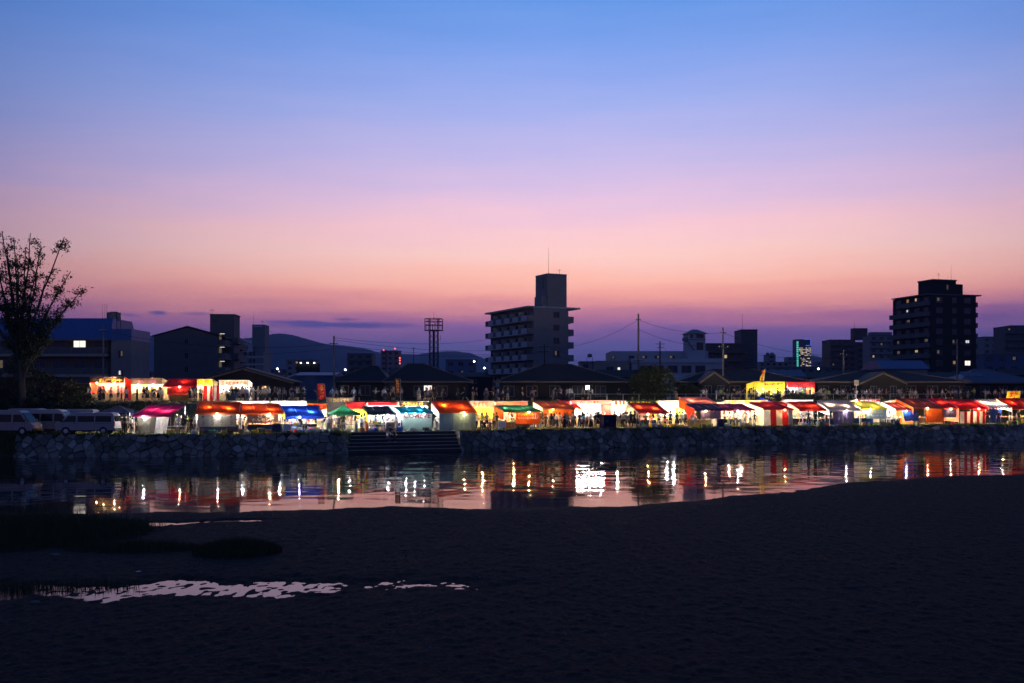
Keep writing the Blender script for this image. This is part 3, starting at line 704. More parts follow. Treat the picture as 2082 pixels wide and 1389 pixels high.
def goods(root, w, y0, y1, z, n, seed, hung=None, big=1.):
    """bottles, cups, packets and toys on a counter, too small to pick apart"""
    global GM
    if GM is None: GM = [mat('goods_' + k, c, rough=.5, var=.1) for k, c in dict(red=(.5, .03, .03), white=(.65, .65, .62), yellow=(.6, .45, .03), blue=(.04, .12, .45), green=(.05, .25, .08), brown=(.2, .1, .05), black=(.02, .02, .02), pink=(.6, .2, .3)).items()]
    rn = random.Random(seed * 7 + n); m = MB()
    for i in range(n):
        x = rn.uniform(-.46, .46) * w; y = rn.uniform(y0, y1); k = rn.randrange(8); q = rn.random(); s_ = rn.uniform(.7, 1.3) * big
        if q < .4: m.box((x, y, z + .07 * s_), (.16 * s_, .12 * s_, .14 * s_), rn.uniform(0, 3), k)
        elif q < .75: m.lathe([(.035 * s_, 0), (.04 * s_, .12 * s_), (.015 * s_, .17 * s_), (.015 * s_, .22 * s_)], (x, y, z), 6, k)
        else: m.lathe([(.05 * s_, 0), (.1 * s_, .05 * s_), (.09 * s_, .1 * s_)], (x, y, z), 7, k)
    if hung:
        for i in range(int(w / .32)):
            x = -.45 * w + i * .32; k = rn.randrange(8); h = rn.uniform(.2, .55); m.box((x, y1 + .1, hung - h / 2), (rn.uniform(.12, .28), .04, h), 0, k); m.tube((x, y1 + .1, hung), (x, y1 + .1, hung + .25), .006, 3, mi=6)
    o = m.build('goods', GM, root); o['kind'] = 'stuff'; return o
STALLS = []     # (px centre, phrase) landmarks for people
def frame_pts(px0, px1, off, dep, yf, yt, zb):
    a = Vector((*bank(px0, off), 0)); c = Vector((*bank(px1, off), 0)); mid = (a + c) / 2; dv = c - a; rz = math.atan2(dv.y, dv.x)
    hf = zat(yf, mid.y) - zb; hb = zat(yt, mid.y + dep * math.cos(rz)) - zb
    return mid, rz, dv.length, hf, hb
def near_stall(px0, px1, yf, yt, color, label, off=2.4, dep=2.5, bulbs='w', nb=2, left=None, right=None, rear=None, texts=(), rot=None, stripes=None, zb=ZB, mirror=False, counter=True, lefth=.95, flap=.16, hbulb=.2, phrase=None, cat='market stall', back=None, hgt=None):
    """stall seen from the river: the awning falls towards us, customers on the far side"""
    mid, rz, w, hf, hb = frame_pts(px0, px1, off, dep, yf, yt, zb)
    if rot is not None: rz += rot
    if hgt: hf, hb = hgt
    root = empty('festival_stall', (mid.x, mid.y, zb), rz, label, cat, 'festival stalls on the lower quay' if zb < 3 else 'festival stalls on the levee path')
    pipes(root, w, dep, hf, hb)
    awning(root, w, dep, hf, hb, FB[color], flap=flap, stripes=stripes)
    slope = (hb - hf) / dep
    for i in range(nb):
        x = (-.5 + (i + .5) / nb) * w * .92; y = dep * (.62 if i % 2 == 0 else .45); zr = hf + slope * y; hang_bulb(root, x, y, zr - hbulb, zr, bulbs if isinstance(bulbs, str) and len(bulbs) == 1 else bulbs[i % len(bulbs)])
    nfb = 3 if color == 'teal' else 1 if nb else 0
    for i in range(nfb): 
        o = put('bulb', SBULB[bulbs[i % len(bulbs)]], root, ((-.5 + (i + .5 + .25 * math.sin(px0)) / nfb) * w * .9, -.30, hf - .17)); MB().tube((0, 0, .02), (0, .2, .17), .008, 4).build('cord', cable_m, o)
    if left: side_sheet('side_sheet', FB[left], root, -w / 2 - .05, .0, dep, hf - .02, hb - .02, hf * (1 - lefth) + .05, zb1=.1 + hb * (1 - lefth) * .9)
    if right: side_sheet('side_sheet', FB[right], root, w / 2 + .05, .0, dep, hf - .02, hb - .02, .1)
    if back: sheet('back_sheet', FB[back], root, -w / 2, w / 2, hb - .05, hb - .75, dep + .02, nf=5)
    if rear:
        m, fx0, fx1, zt, zbm, y1, *ex = rear
        mats = None; mi = 0
        if isinstance(m, (list, tuple)): mats = [FB[q] for q in m]; ns = ex[0] if ex else 6; mi = lambda a, c: int(a * ns * .999) % len(mats)
        rs = sheet('rear_sheet', None if mats else FB[m], root, fx0 * w, fx1 * w, hf * (zt - .035), hf * zbm, -.06, y1 - .06, folds=.022 if texts else .05, nf=4 if texts else 6, mats=mats, mi=mi)
        for body, ink, fx, fz, tw, th, vert in texts:
            c = (zt - fz) / max(zt - zbm, 1e-3)
            lettering(body, INK[ink], rs, (fx * w, -.06 + (y1) * c - .055, fz * hf), tw * w, th * hf, mirror=mirror, vertical=vert)
    if counter:
        for name_, c, d in (('counter', (0, dep - .35, .78), (w * .94, .6, .05)),): MB().box(c, d).build(name_, cnt_m, root)
        MB().box((0, dep - .12, .39), (w * .92, .03, .74)).build('counter_skirt', [cnt_w, cnt_m, FB['ink'], FB['bluetarp']][int(px0) % 4], root); goods(root, w, dep - .6, dep - .15, .805, 22, px0)
        if not rear: goods(root, w, .2, .9, 0., 9, px1, big=3.)
    STALLS.append(((px0 + px1) / 2, phrase or label, mid.y, zb)); return root, w, hf, hb
def front_stall(px0, px1, yt, yv, off, val, label, dep=2.2, bulbs='n', nb=2, texts=(), inner='white', roof='white', zb=ZB, counter='cream', sides=None, valmats=None, valn=6, phrase=None, roofdrop=.35, group=None):
    """stall facing us across the walkway: lettered valance, lit inside"""
    a = Vector((*bank(px0, off), 0)); c = Vector((*bank(px1, off), 0)); mid = (a + c) / 2; dv = c - a; rz = math.atan2(dv.y, dv.x); w = dv.length
    ht = zat(yt, mid.y) - zb; hv = zat(yv, mid.y) - zb
    root = empty('festival_stall', (mid.x, mid.y, zb), rz, label, 'market stall', group or ('festival stalls on the lower quay' if zb < 3 else 'festival stalls on the levee path'))
    pipes(root, w, dep, ht, ht - roofdrop, mid=False)
    MB().grid(lambda u, k: ((u - .5) * (w + .2), -.1 + k * (dep + .2), ht + .02 - k * roofdrop - .05 * math.sin(k * 3.14)), 12, 6).build('awning', FB[roof], root, smooth=True)
    if valmats: vs = sheet('valance', None, root, -w / 2, w / 2, ht - .02, hv, -.08, -.12, folds=.015, nf=4, mats=[FB[q] for q in valmats], mi=lambda u, k: int(u * valn * .999) % len(valmats))
    else: vs = sheet('valance', FB[val], root, -w / 2, w / 2, ht - .02, hv, -.08, -.12, folds=.015, nf=4)
    for body, ink, fx, fz, tw, th in texts: lettering(body, INK[ink], vs, (fx * w, -.135, hv + (ht - hv) * fz), tw * w, th * (ht - hv))
    sheet('backdrop', FB[inner], root, -w / 2, w / 2, ht - roofdrop - .05, .05, dep - .05, folds=.03)
    for sx_ in (-1, 1): side_sheet('side_sheet', FB[sides or inner], root, sx_ * (w / 2 + .02), 0, dep, ht - .02, ht - roofdrop - .02, .1)
    MB().box((0, .42, .84), (w * .96, .72, .06)).build('counter', cnt_m, root)
    sheet('counter_cloth', FB[counter], root, -w * .48, w * .48, .82, .06, .05, .03, folds=.015)
    for i in range(nb): hang_bulb(root, (-.5 + (i + .5) / nb) * w * .9, 1.25, hv + .10, ht - roofdrop * .4, bulbs[i % len(bulbs)])
    if zb > 3 or val == 'ink':      # small lamps on arms that light the lettering
        for fx in (-.25, .25):
            o = put('sign_lamp', SBULB[bulbs[0]], root, (fx * w, -.5, hv - .02)); MB().tube((0, .02, 0), (0, .5, .03), .01, 4).build('lamp_arm', cable_m, o)
    if nb >= 5: MB().tube((-w * .45, 1.1, hv + .10), (w * .45, 1.1, hv + .10), .018, 6).build('strip_lamp', TUBE, root)
    goods(root, w, .15, .65, .87, 26, px0); goods(root, w, dep - .32, dep - .12, 1.0, 16, px1, hung=ht - roofdrop - .25)
    STALLS.append(((px0 + px1) / 2, phrase or label, mid.y, zb)); return root, w, ht, hv
def popup(px0, px1, ye, yp, color, label, off=3.2, bulbs='w', nb=2, zb=ZB, phrase=None, dep=None):
    a = Vector((*bank(px0, off), 0)); c = Vector((*bank(px1, off), 0)); mid = (a + c) / 2; dv = c - a; rz = math.atan2(dv.y, dv.x); w = dv.length; dp = dep or min(w, 3.)
    he = zat(ye, mid.y) - zb; hp = zat(yp, mid.y + dp / 2) - zb
    root = empty('canopy_tent', (mid.x, mid.y, zb), rz, label, 'canopy tent', 'pop-up canopy tents')
    for sx_ in (-1, 1):
        for y in (0, dp): MB().tube((sx_ * w / 2 * .97, y, -.03), (sx_ * w / 2 * .97, y, he), .028, 6).build('post', pipe_m, root)
    mb = MB(); e = [(-w / 2, -.0), (w / 2, -.0), (w / 2, dp), (-w / 2, dp)]
    for i in range(4):
        p0, p1 = e[i], e[(i + 1) % 4]
        def fn(u, k, p0=p0, p1=p1):
            x = p0[0] + (p1[0] - p0[0]) * u; y = p0[1] + (p1[1] - p0[1]) * u; s_ = -.03 * math.sin(u * 3.14)
            return (x * (1 - k), y * (1 - k) + dp / 2 * k, he + s_ * (1 - k) + (hp - he) * (k ** 1.15))
        mb.grid(fn, 10, 6)
        mb.grid(lambda u, k, p0=p0, p1=p1: (p0[0] + (p1[0] - p0[0]) * u, p0[1] + (p1[1] - p0[1]) * u, he - .03 * math.sin(u * 3.14) - .2 * k + .02 * math.sin(u * 28) * k), 10, 1)
    mb.build('canopy', FB[color], root, smooth=True)
    for i in range(nb): hang_bulb(root, (-.5 + (i + .5) / nb) * w * .8, dp * .4, he - .2, he + (hp - he) * .4, bulbs[i % len(bulbs)])
    STALLS.append(((px0 + px1) / 2, phrase or label, mid.y, zb)); return root, w, he

Q = 'festival stalls on the lower quay'
popup(193, 265, 839, 824, 'navy', 'dark navy pop-up tent with an orange glow beside the parked vans', off=5.0, bulbs='w', nb=1, phrase='by the dark navy tent')
r, w, hf, hb = near_stall(268, 350, 843.5, 824, 'magenta', 'stall with tilted magenta awning and draped vinyl sheets', off=2.6, dep=2.8, bulbs='cn', nb=2, rot=-.22, rear=('khaki', -.40, .10, .95, .02, .05), phrase='by the magenta stall', counter=False)
sheet('vinyl_sheet', FB['white'], r, .12 * w, .46 * w, 1.75, .02, .1, -.35, folds=.10, nf=5); MB().tube((.3, .2, 1.72), (.95, .2, 1.70), .02, 6).build('strip_lamp', TUBE, r)
near_stall(399, 487, 838.5, 818, 'rust', 'stall with dull orange awning and grey banner of brushed columns', bulbs='nw', nb=2, left='white', lefth=.5, rear=('greysheet', -.47, .43, .97, .33, .0), phrase='by the grey bannered stall',
           texts=[('タンブ', 'black', x, .63, .075, .46, True) for x in (-.34, -.12, .09, .31)])
near_stall(491, 574, 838.5, 821, 'orange', 'stall with glowing orange awning and brown picture banner', bulbs='w', nb=2, rear=('brownpic', -.36, .40, .96, .5, .0), right=None, phrase='by the glowing orange stall',
           texts=[('さつ', 'white', .04, .84, .3, .17, False), ('ホルモン焼', 'white', .02, .64, .56, .18, False)])
near_stall(582, 657, 844.5, 826, 'blue', 'stall with bright blue awning and yellow side cloth', bulbs='c', nb=2, left='yellow', lefth=.3, phrase='by the blue awning stall', flap=.3)
popup(676, 734, 840.5, 823.5, 'green', 'green pop-up tent with bare bulbs at the head of the stairs', off=3.4, bulbs='wc', nb=2, phrase='by the green tent')
near_stall(749, 802, 840, 826.5, 'black', 'stall with black awning and yellow side curtain above the stairs', off=3.4, bulbs='c', nb=2, left='yellow', lefth=.55, phrase='by the black awning stall')
near_stall(815, 878, 838, 827, 'teal', 'stall with teal awning and grey sheet with big red letters', off=3.3, bulbs='c', nb=2, rear=('greysage', -.46, .5, .96, .02, .0), left='white', lefth=.4, phrase='by the teal awning stall', texts=[('COMEVE', 'darkred', .02, .80, .86, .26, False)])
near_stall(893, 967, 836, 815.5, 'orange', 'orange awning stall closed by green and blue-grey sheets', off=3.0, bulbs='w', nb=2, left='white', lefth=.35, rear=(['bluegrey', 'greysage', 'greysage'], -.5, .5, .98, .02, .0, 3), phrase='by the sheeted orange stall')
r, w, hf, hb = near_stall(1025, 1097, 835, 824.5, 'green', 'stall with sagging green awning and glowing reversed red banner', bulbs='w', nb=3, rear=('orangesheet', -.18, .52, .97, .28, .0), mirror=True, phrase='by the reversed banner stall', left='orangesheet', lefth=.5,
           texts=[('モッツァレラ', 'yellow', .09, .78, .44, .15, False), ('チーズハットグ', 'white', .09, .60, .44, .13, False)])
ring = MB(); rr = .30
ring.loft([[(.37 * w + q_ * math.cos(a * math.pi / 10), -.13, .70 * hf + q_ * math.sin(a * math.pi / 10)) for a in range(20)] for q_ in (rr, rr - .04)], caps=False); ring.box((.37 * w, -.13, .70 * hf), (.12, .004, .5)); ring.build('round_emblem', INK['white'], r)
near_stall(1104, 1168, 829.5, 816.5, 'brown', 'brown awning stall with orange curtain behind the queue', off=6.0, bulbs='w', nb=2, left='white', lefth=.4, rear=('orangesheet', -.5, .5, .98, .5, .0), phrase='in the queue by the brown awning')
near_stall(1299, 1358, 838, 820, 'darkred', 'stall with dark red awning over crowded tables', bulbs='w', nb=2, left='cream', lefth=.5, phrase='by the dark red stall')
near_stall(1408, 1464, 824, 807.5, 'pink', 'tall stall with pink-red awning rising behind the navy one', off=4.6, dep=3.2, bulbs='w', nb=2, left='orangesheet', lefth=.35, counter=False, phrase='by the tall pink stall')
near_stall(1413, 1467, 832, 821.5, 'navy', 'stall with navy awning and purple banner', off=2.2, dep=2.2, bulbs='w', nb=2, left='brightred', lefth=.6, rear=('purple', -.30, .46, .95, .45, .0), phrase='by the purple banner stall', texts=[('やき', 'orange', .06, .9, .3, .12, False)])
near_stall(1470, 1532, 832, 821.5, 'maroon', 'open stall with long dark maroon awning', off=2.4, bulbs='n', nb=2, phrase='by the maroon awning stall')
near_stall(1553, 1611, 831, 818.5, 'red', 'red awning stall closed by a wide red and white curtain', off=2.0, dep=3.2, bulbs='w', nb=1, left='cream', lefth=1., rear=(['white', 'red', 'cream', 'red', 'greysheet'], -.5, .5, .98, .0, -.1, 5), phrase='by the red and white curtained stall')
near_stall(1626, 1678, 832.5, 817, 'brightred', 'open stall with bright red awning and cream side cloth', bulbs='c', nb=2, left='cream', lefth=.5, phrase='by the bright red stall')
near_stall(1687, 1748, 833, 815, 'beige', 'stall with pale beige awning and translucent rear sheet', off=2.0, bulbs='n', nb=2, left='beige', lefth=.4, rear=('purple', -.42, .30, .97, .0, -.15), phrase='by the pale beige stall')
near_stall(1751, 1802, 829.5, 816.5, 'yellow', 'stall with yellow awning and pale blue outlined banner', bulbs='n', nb=2, left='white', lefth=.25, rear=('paleblue', -.30, .50, .97, .36, .0), mirror=True, phrase='by the yellow awning stall', texts=[('たこせん', 'yellow', .1, .78, .5, .18, False), ('ソーダ', 'white', .1, .54, .5, .14, False)])
near_stall(1822, 1859, 832, 818.5, 'darkred', 'stall with small red awning and slanting blue sheet', off=2.2, bulbs='c', nb=2, left='white', lefth=.3, rear=('bluetarp', -.2, .6, .95, .25, -.5), phrase='by the slanting blue sheet')
near_stall(1857, 1916, 828, 810.5, 'brown', 'tall stall with brown awning and orange walls', off=1.9, dep=3.4, bulbs='w', nb=2, left='orangesheet', lefth=1., rear=('orangesheet', -.1, .5, .98, .1, .0), phrase='by the brown awning stall with orange walls')
near_stall(1916, 1949, 828.5, 810.5, 'red', 'stall with crimson awning and mauve banner', off=2.4, dep=3., bulbs='w', nb=1, rear=('purple', -.5, .35, .96, .4, .0), phrase='by the mauve banner stall')
near_stall(1950, 2004, 829, 812.5, 'red', 'crimson awning stall with narrow red and white striped curtain', off=2.1, dep=2.8, bulbs='w', nb=2, left='salmon', lefth=.9, rear=(['white', 'red'], -.48, .46, .8, .02, .05, 8), phrase='by the narrow striped curtain')
near_stall(2011, 2052, 828, 812.5, 'red', 'stall under a red and white striped awning', off=2.4, dep=2.8, bulbs='n', nb=2, stripes=('red', 'white'), rear=('bluetarp', -.45, .1, .97, .05, .0), left='red', lefth=.8, phrase='by the striped awning stall')
near_stall(2058, 2118, 829.5, 810.5, 'brightred', 'stall with orange-red awning at the end of the quay row', off=2.6, dep=2.8, bulbs='w', nb=2, left='cream', lefth=.3, phrase='by the orange-red end stall')
# --- row across the walkway, facing the river
front_stall(474, 546, 815.5, 826, 9., 'white', 'white awning stall behind the glowing orange one', roof='white', bulbs='c', phrase='by the white awnings')
front_stall(553, 622, 815.5, 826, 9.2, 'white', 'white awning stall with loose cover behind the blue one', roof='white', bulbs='c', phrase='by the white awnings')
front_stall(625, 664, 820.5, 833, 9., 'orangesheet', 'orange valance stall with red lettering', bulbs='w', inner='cream', texts=[('日', 'red', .22, .5, .3, .8), ('たこ', 'red', -.2, .5, .4, .6)], phrase='by the orange valance stall')
front_stall(704, 741, 818, 832, 10., 'yellow', 'yellow valance stall under a red roof', bulbs='w', inner='yellow', roof='red', valmats=('red', 'yellow'), valn=1, phrase='by the yellow valance stall')
front_stall(748, 806, 818, 824, 9.5, 'red', 'long red valance stall with white lit inside', bulbs='c', nb=3, roof='red', phrase='by the long red valance')
front_stall(811, 870, 816.5, 826, 9.5, 'ink', 'stall with black valance and gold lettering', bulbs='n', inner='cream', texts=[('大判焼き', 'gold', -.05, .5, .75, .8)], phrase='by the gold lettered stall')
front_stall(952, 1003, 815.5, 829, 9., 'salmon', 'salmon valance stall with red cake lettering', bulbs='nw', inner='yellow', texts=[('かすてら', 'red', -.02, .5, .6, .75)], phrase='by the salmon valance stall')
front_stall(1006, 1072, 816, 825, 9.4, 'pink', 'stall with long pink valance behind the green awning', bulbs='w', inner='salmon', texts=[('りんご', 'red', .36, .5, .2, .8), ('いちご飴', 'orange', -.05, .5, .4, .6)], phrase='by the long pink valance')
front_stall(1160, 1243, 814, 822, 8.4, 'salmon', 'brightest wide stall with glaring white interior and red roof', bulbs='nnc', nb=6, inner='white', roof='brightred', sides='brightred', dep=2.6, phrase='in front of the brightest stall', texts=[('たこ焼', 'red', -.05, .5, .5, .7)])
near_stall(1152, 1180, 829, 814, 'red', 'small red awning beside the brightest stall', off=8.0, dep=2.0, bulbs='w', nb=1, phrase='by the small red awning', counter=False)
front_stall(1250, 1272, 815, 824, 8.8, 'orangesheet', 'narrow stall with orange striped side cloth', bulbs='n', valmats=('orangesheet', 'white'), valn=6, inner='white', phrase='by the narrow orange stall')
front_stall(1277, 1337, 816, 821, 9.4, 'green', 'stall with green and yellow lettered valance', bulbs='n', inner='cream', roof='green', texts=[('焼きそば', 'yellow', -.1, .5, .7, .8)], phrase='by the green valance stall')
front_stall(1339, 1391, 814.5, 829, 8.6, 'white', 'white valance stall with pink scooping-game lettering', bulbs='c', nb=3, inner='white', roof='yellow', sides='yellow', texts=[('マスコットすくい', 'red', .0, .58, .92, .5)], phrase='by the white valance stall')
front_stall(1458, 1474, 818, 824, 9.6, 'cream', 'narrow cream stall between the pink and maroon awnings', bulbs='n', phrase='by the narrow cream stall')
front_stall(1477, 1560, 814, 822, 9., 'cream', 'long cream valance stall with red and yellow marks', bulbs='n', nb=3, inner='salmon', valmats=('cream', 'yellow', 'salmon', 'cream'), valn=12, texts=[('ぶどう', 'red', -.38, .5, .18, .7)], phrase='by the long cream valance')
popup(1538, 1580, 821, 807.5, 'blue', 'blue pop-up tent behind the red curtained stall', off=13., bulbs='c', nb=0, phrase='by the blue tent')
near_stall(1566, 1612, 824.5, 817, 'brightred', 'low red awning tucked behind the red and white curtained stall', off=6.2, dep=2.4, bulbs='w', nb=2, counter=False, phrase='by the low red awning')
front_stall(1597, 1652, 813, 816.5, 9.6, 'white', 'stall with thin white valance behind the bright red one', bulbs='c', phrase='by the thin white valance')
front_stall(1741, 1788, 811.5, 817, 9.8, 'darkred', 'stall with dull red lettered valance behind the yellow awning', bulbs='w', texts=[('からあげ', 'cream' if False else 'white', 0, .5, .7, .6)], phrase='by the dull red valance')
front_stall(1812, 1834, 813.5, 819, 9.2, 'cream', 'small cream valance stall beside the brown awning', bulbs='n', phrase='by the small cream valance')
# --- stalls up on the levee path
front_stall(183, 253, 766.5, 778.5, 31, 'ink', 'levee stall with black valance and orange beef lettering', zb=ZL, bulbs='w', nb=2, inner='pink', sides='brightred', texts=[('薩摩和牛', 'gold', .12, .42, .66, .66), ('鹿児島', 'white', .1, .9, .4, .2)], phrase='before the beef stall on the levee path')
front_stall(267, 330, 769, 782.5, 31, 'brownpic', 'levee stall with fruit patterned valance', zb=ZL, bulbs='w', nb=2, inner='cream', texts=[('フルーツ飴', 'purple', .0, .5, .62, .6)], phrase='before the fruit stall on the levee path')
near_stall(333, 401, 784, 770.5, 'red', 'levee stall with red awning and red lettered curtain', off=30.5, dep=2.2, zb=ZL, bulbs='w', nb=1, rear=('red', -.40, .35, .88, .42, .0), texts=[('鶏からあげ', 'darkred', -.02, .62, .6, .22, False)], phrase='before the red curtain stall on the levee path')
front_stall(401, 432, 771, 784, 29.5, 'yellow', 'narrow levee stall with yellow sign and orange letters', zb=ZL, bulbs='w', nb=1, inner='cream', texts=[('焼鳥', 'orange', -.1, .5, .7, .8)], phrase='before the yellow sign stall on the levee path')
r, w, ht, hv = front_stall(446, 505, 773, 785, 29.5, 'salmon', 'levee stall with salmon valance and striped red and white side', zb=ZL, bulbs='n', nb=3, inner='white', texts=[('玉子焼かすてら', 'darkred', .0, .5, .85, .6)], phrase='before the striped side stall on the levee path')
sheet('striped_curtain', None, r, -w / 2 - 1.9, -w / 2 - .05, hv + .05, .03, .3, -.1, folds=.08, nf=3, mats=[FB['red'], FB['white']], mi=lambda a, c: int(a * 4.99) % 2)
front_stall(1533, 1595, 776, 790, 31, 'yellow', 'levee stall with glowing yellow valance and red characters', zb=ZL, bulbs='n', nb=3, inner='yellow', roof='yellow', sides='yellow', texts=[('玉子焼', 'red', .1, .62, .72, .42)], phrase='before the yellow levee stall')
front_stall(1600, 1656, 777, 788, 31, 'red', 'levee stall with red valance and dark lettering', zb=ZL, bulbs='c', nb=2, inner='cream', roof='darkred', sides='orangesheet', texts=[('10円パン焼', 'ink' if False else 'black', .02, .5, .8, .66)], phrase='before the red levee stall')

# --- tall standing board and banner flags
bp_ = bank(692, 10.4); hh = zat(808.5, bp_[1]) - ZB
r = empty('picture_board', (bp_[0], bp_[1], ZB), tang(bp_[0]), 'tall grey-brown picture board with yellow lettering behind the green tent', 'sign board')
wd = 55 * bp_[1] / F; MB().box((0, 0, hh / 2), (wd, .05, hh)).build('board', FB['brownpic'], r); lettering('イカのマヤキ', INK['gold'], r, (-.1, -.03, hh * .92), wd * .75, hh * .12)
for x in (-.25, .25): MB().lathe([(.02, 0), (.35, .01), (.36, .02), (.02, .03)], n=14).build('picture', INK['brown'], r).matrix_local = Matrix.Translation((x * wd + .3, -.03, hh * .62)) @ Matrix.Rotation(R(90), 4, 'X')
def banner_flag(px, off, ytop, ybot, color, ink, body, label, wpx=13, tilt=0., zb=ZL, sail=False):
    x, y = bank(px, off); zt = zat(ytop, y); zbm = zat(ybot, y)
    root = empty('banner_flag', (x, y, zb), tang(x) * .6, label, 'banner flag', 'banner flags')
    w = wpx * y / F; h = zt - zb; tl = math.tan(tilt)
    MB().tube((0, 0, -.05), (h * tl, 0, h), .022, 6).build('pole', pipe_m, root)
    b0 = zbm - zb
    if not sail: MB().tube((h * tl, 0, h - .02), (h * tl - w, 0, h - .02), .014, 5).build('arm', pipe_m, root)
    def fn(a, c):
        z_ = h - .04 + (b0 - h) * c; wid = w * (min(1, .12 + 1.6 * c) if sail else 1)
        return (z_ * tl - a * wid, .04 * math.sin(c * 7 + a * 3) * (a + .1), z_ + (.03 * math.sin(a * 3 + 1)))
    fl = MB().grid(fn, 6, 14).build('cloth', FB[color], root, smooth=True)
    hc_ = (h + b0) / 2; o = lettering(body, INK[ink], fl, (hc_ * tl - w * .5, -.07, hc_), w * .6, (h - b0) * .8, vertical=True); o.rotation_euler = (R(90), tilt, 0)
banner_flag(664, 22, 780.5, 812, 'red', 'gold', 'ステーキ', 'leaning red banner flag with gold characters on the levee', 14, -.12)
banner_flag(814, 22.5, 770, 803, 'ink', 'orange', '唐揚げ本舗', 'upright dark banner flag with orange characters on the levee', 11, 0)
banner_flag(1548, 27, 749, 779, 'yellow', 'red', '玉子焼', 'leaning yellow sail flag above the yellow levee stall', 9, .14, sail=True)
banner_flag(2064, 8, 795, 812, 'yellow', 'red', '焼', 'yellow flag flapping sideways above the end stalls', 30, .2, zb=ZB)
# ================================================================== TOWN BEHIND
ZG = 4.15
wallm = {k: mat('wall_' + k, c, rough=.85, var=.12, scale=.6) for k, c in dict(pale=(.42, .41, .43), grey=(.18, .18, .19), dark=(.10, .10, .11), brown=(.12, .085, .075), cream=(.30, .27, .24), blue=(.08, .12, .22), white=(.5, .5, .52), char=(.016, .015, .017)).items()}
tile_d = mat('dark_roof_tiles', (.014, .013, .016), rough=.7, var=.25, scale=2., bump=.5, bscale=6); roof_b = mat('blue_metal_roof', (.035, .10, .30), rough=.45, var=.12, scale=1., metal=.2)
trim = mat('fascia_trim', (.11, .10, .10), rough=.6, var=.1); pane_d = glass('dark_pane'); frame_m = mat('window_frame', (.12, .12, .125), rough=.5, var=.05)
dkmetal = mat('dark_steel', (.03, .03, .034), rough=.5, metal=.5, var=.1); polec = mat('pole_concrete', (.16, .155, .15), rough=.85, var=.15)
LITW = [emis('window_lit_warm', (1., .72, .38), .55), emis('window_lit_white', (.95, .95, 1.), .75), emis('window_lit_dim', (1., .75, .5), .10), emis('window_lit_amber', (1., .5, .18), .35)]
LITB = emis('window_lit_bright', (1., .86, .74), 1.3)
trnd = random.Random(5)
def bld(name, px, d, rz, label, cat='building', group=None, z=ZG):
    return empty(name, ((px - CX) * d / F, d, z), R(rz), label, cat, group)
def zl(py, d): return zat(py, d) - ZG
def win(root, face, a, z, w, h, lit=None, depth=0., frame=True, name='window'):
    """window on a wall: face 'y' = wall y=depth looking to -y, 'x' = wall x=depth looking to -x, 'X' = looking to +x"""
    m = MB(); t_ = .06
    def bx(c, d, mi):
        (u, v_, n_), (du, dv, dn) = c, d
        if face == 'y': m.box((u, depth - n_, v_), (du, dn, dv), mi=mi)
        elif face == 'x': m.box((depth - n_, u, v_), (dn, du, dv), mi=mi)
        else: m.box((depth + n_, u, v_), (dn, du, dv), mi=mi)
    bx((a, z, .0), (w, h, .05), 0)
    o = m.build(name, pane_d, root)
    if lit:      # a lit gap between drawn curtains
        m = MB(); wl = w * (.9 if lit in (LITB,) else trnd.uniform(.3, .6)); hl_ = h * (.9 if lit in (LITB,) else trnd.uniform(.5, .8)); bx((a + (w - wl) / 2 * trnd.uniform(-.8, .8), z + (h - hl_) * .3, .012), (wl, hl_, .05), 0); m.build('lit_pane', lit, o)
    if frame:
        m = MB(); f = .07
        for c, d in (((a - w / 2, z, .03), (f, h + f, .09)), ((a + w / 2, z, .03), (f, h + f, .09)), ((a, z, .028), (f * .7, h, .08))): bx(c, d, 0)
        for dz in (-1, 1): bx((a, z + dz * h / 2, .032), (w + f, f, .10), 0)
        m.build('window_frame', frame_m, o)
    return o
def lit_or_none(p): return trnd.choices(LITW, (3, 2, 3, 2))[0] if trnd.random() < p else None
def antenna(root, x, y, z0, h, r=.04, yagi=False):
    m = MB(); m.tube((x, y, z0 - .1), (x, y, z0 + h), r, 5, r * .4)
    if yagi:
        for k in range(3): m.tube((x - .5, y, z0 + h * (.75 + .1 * k)), (x + .5, y, z0 + h * (.75 + .1 * k)), .02, 4)
    return m.build('antenna', dkmetal, root)
def box_part(root, name, m, x0, x1, y0, y1, z0, z1): return MB().box(((x0 + x1) / 2, (y0 + y1) / 2, (z0 + z1) / 2), (x1 - x0, y1 - y0, z1 - z0)).build(name, m, root)

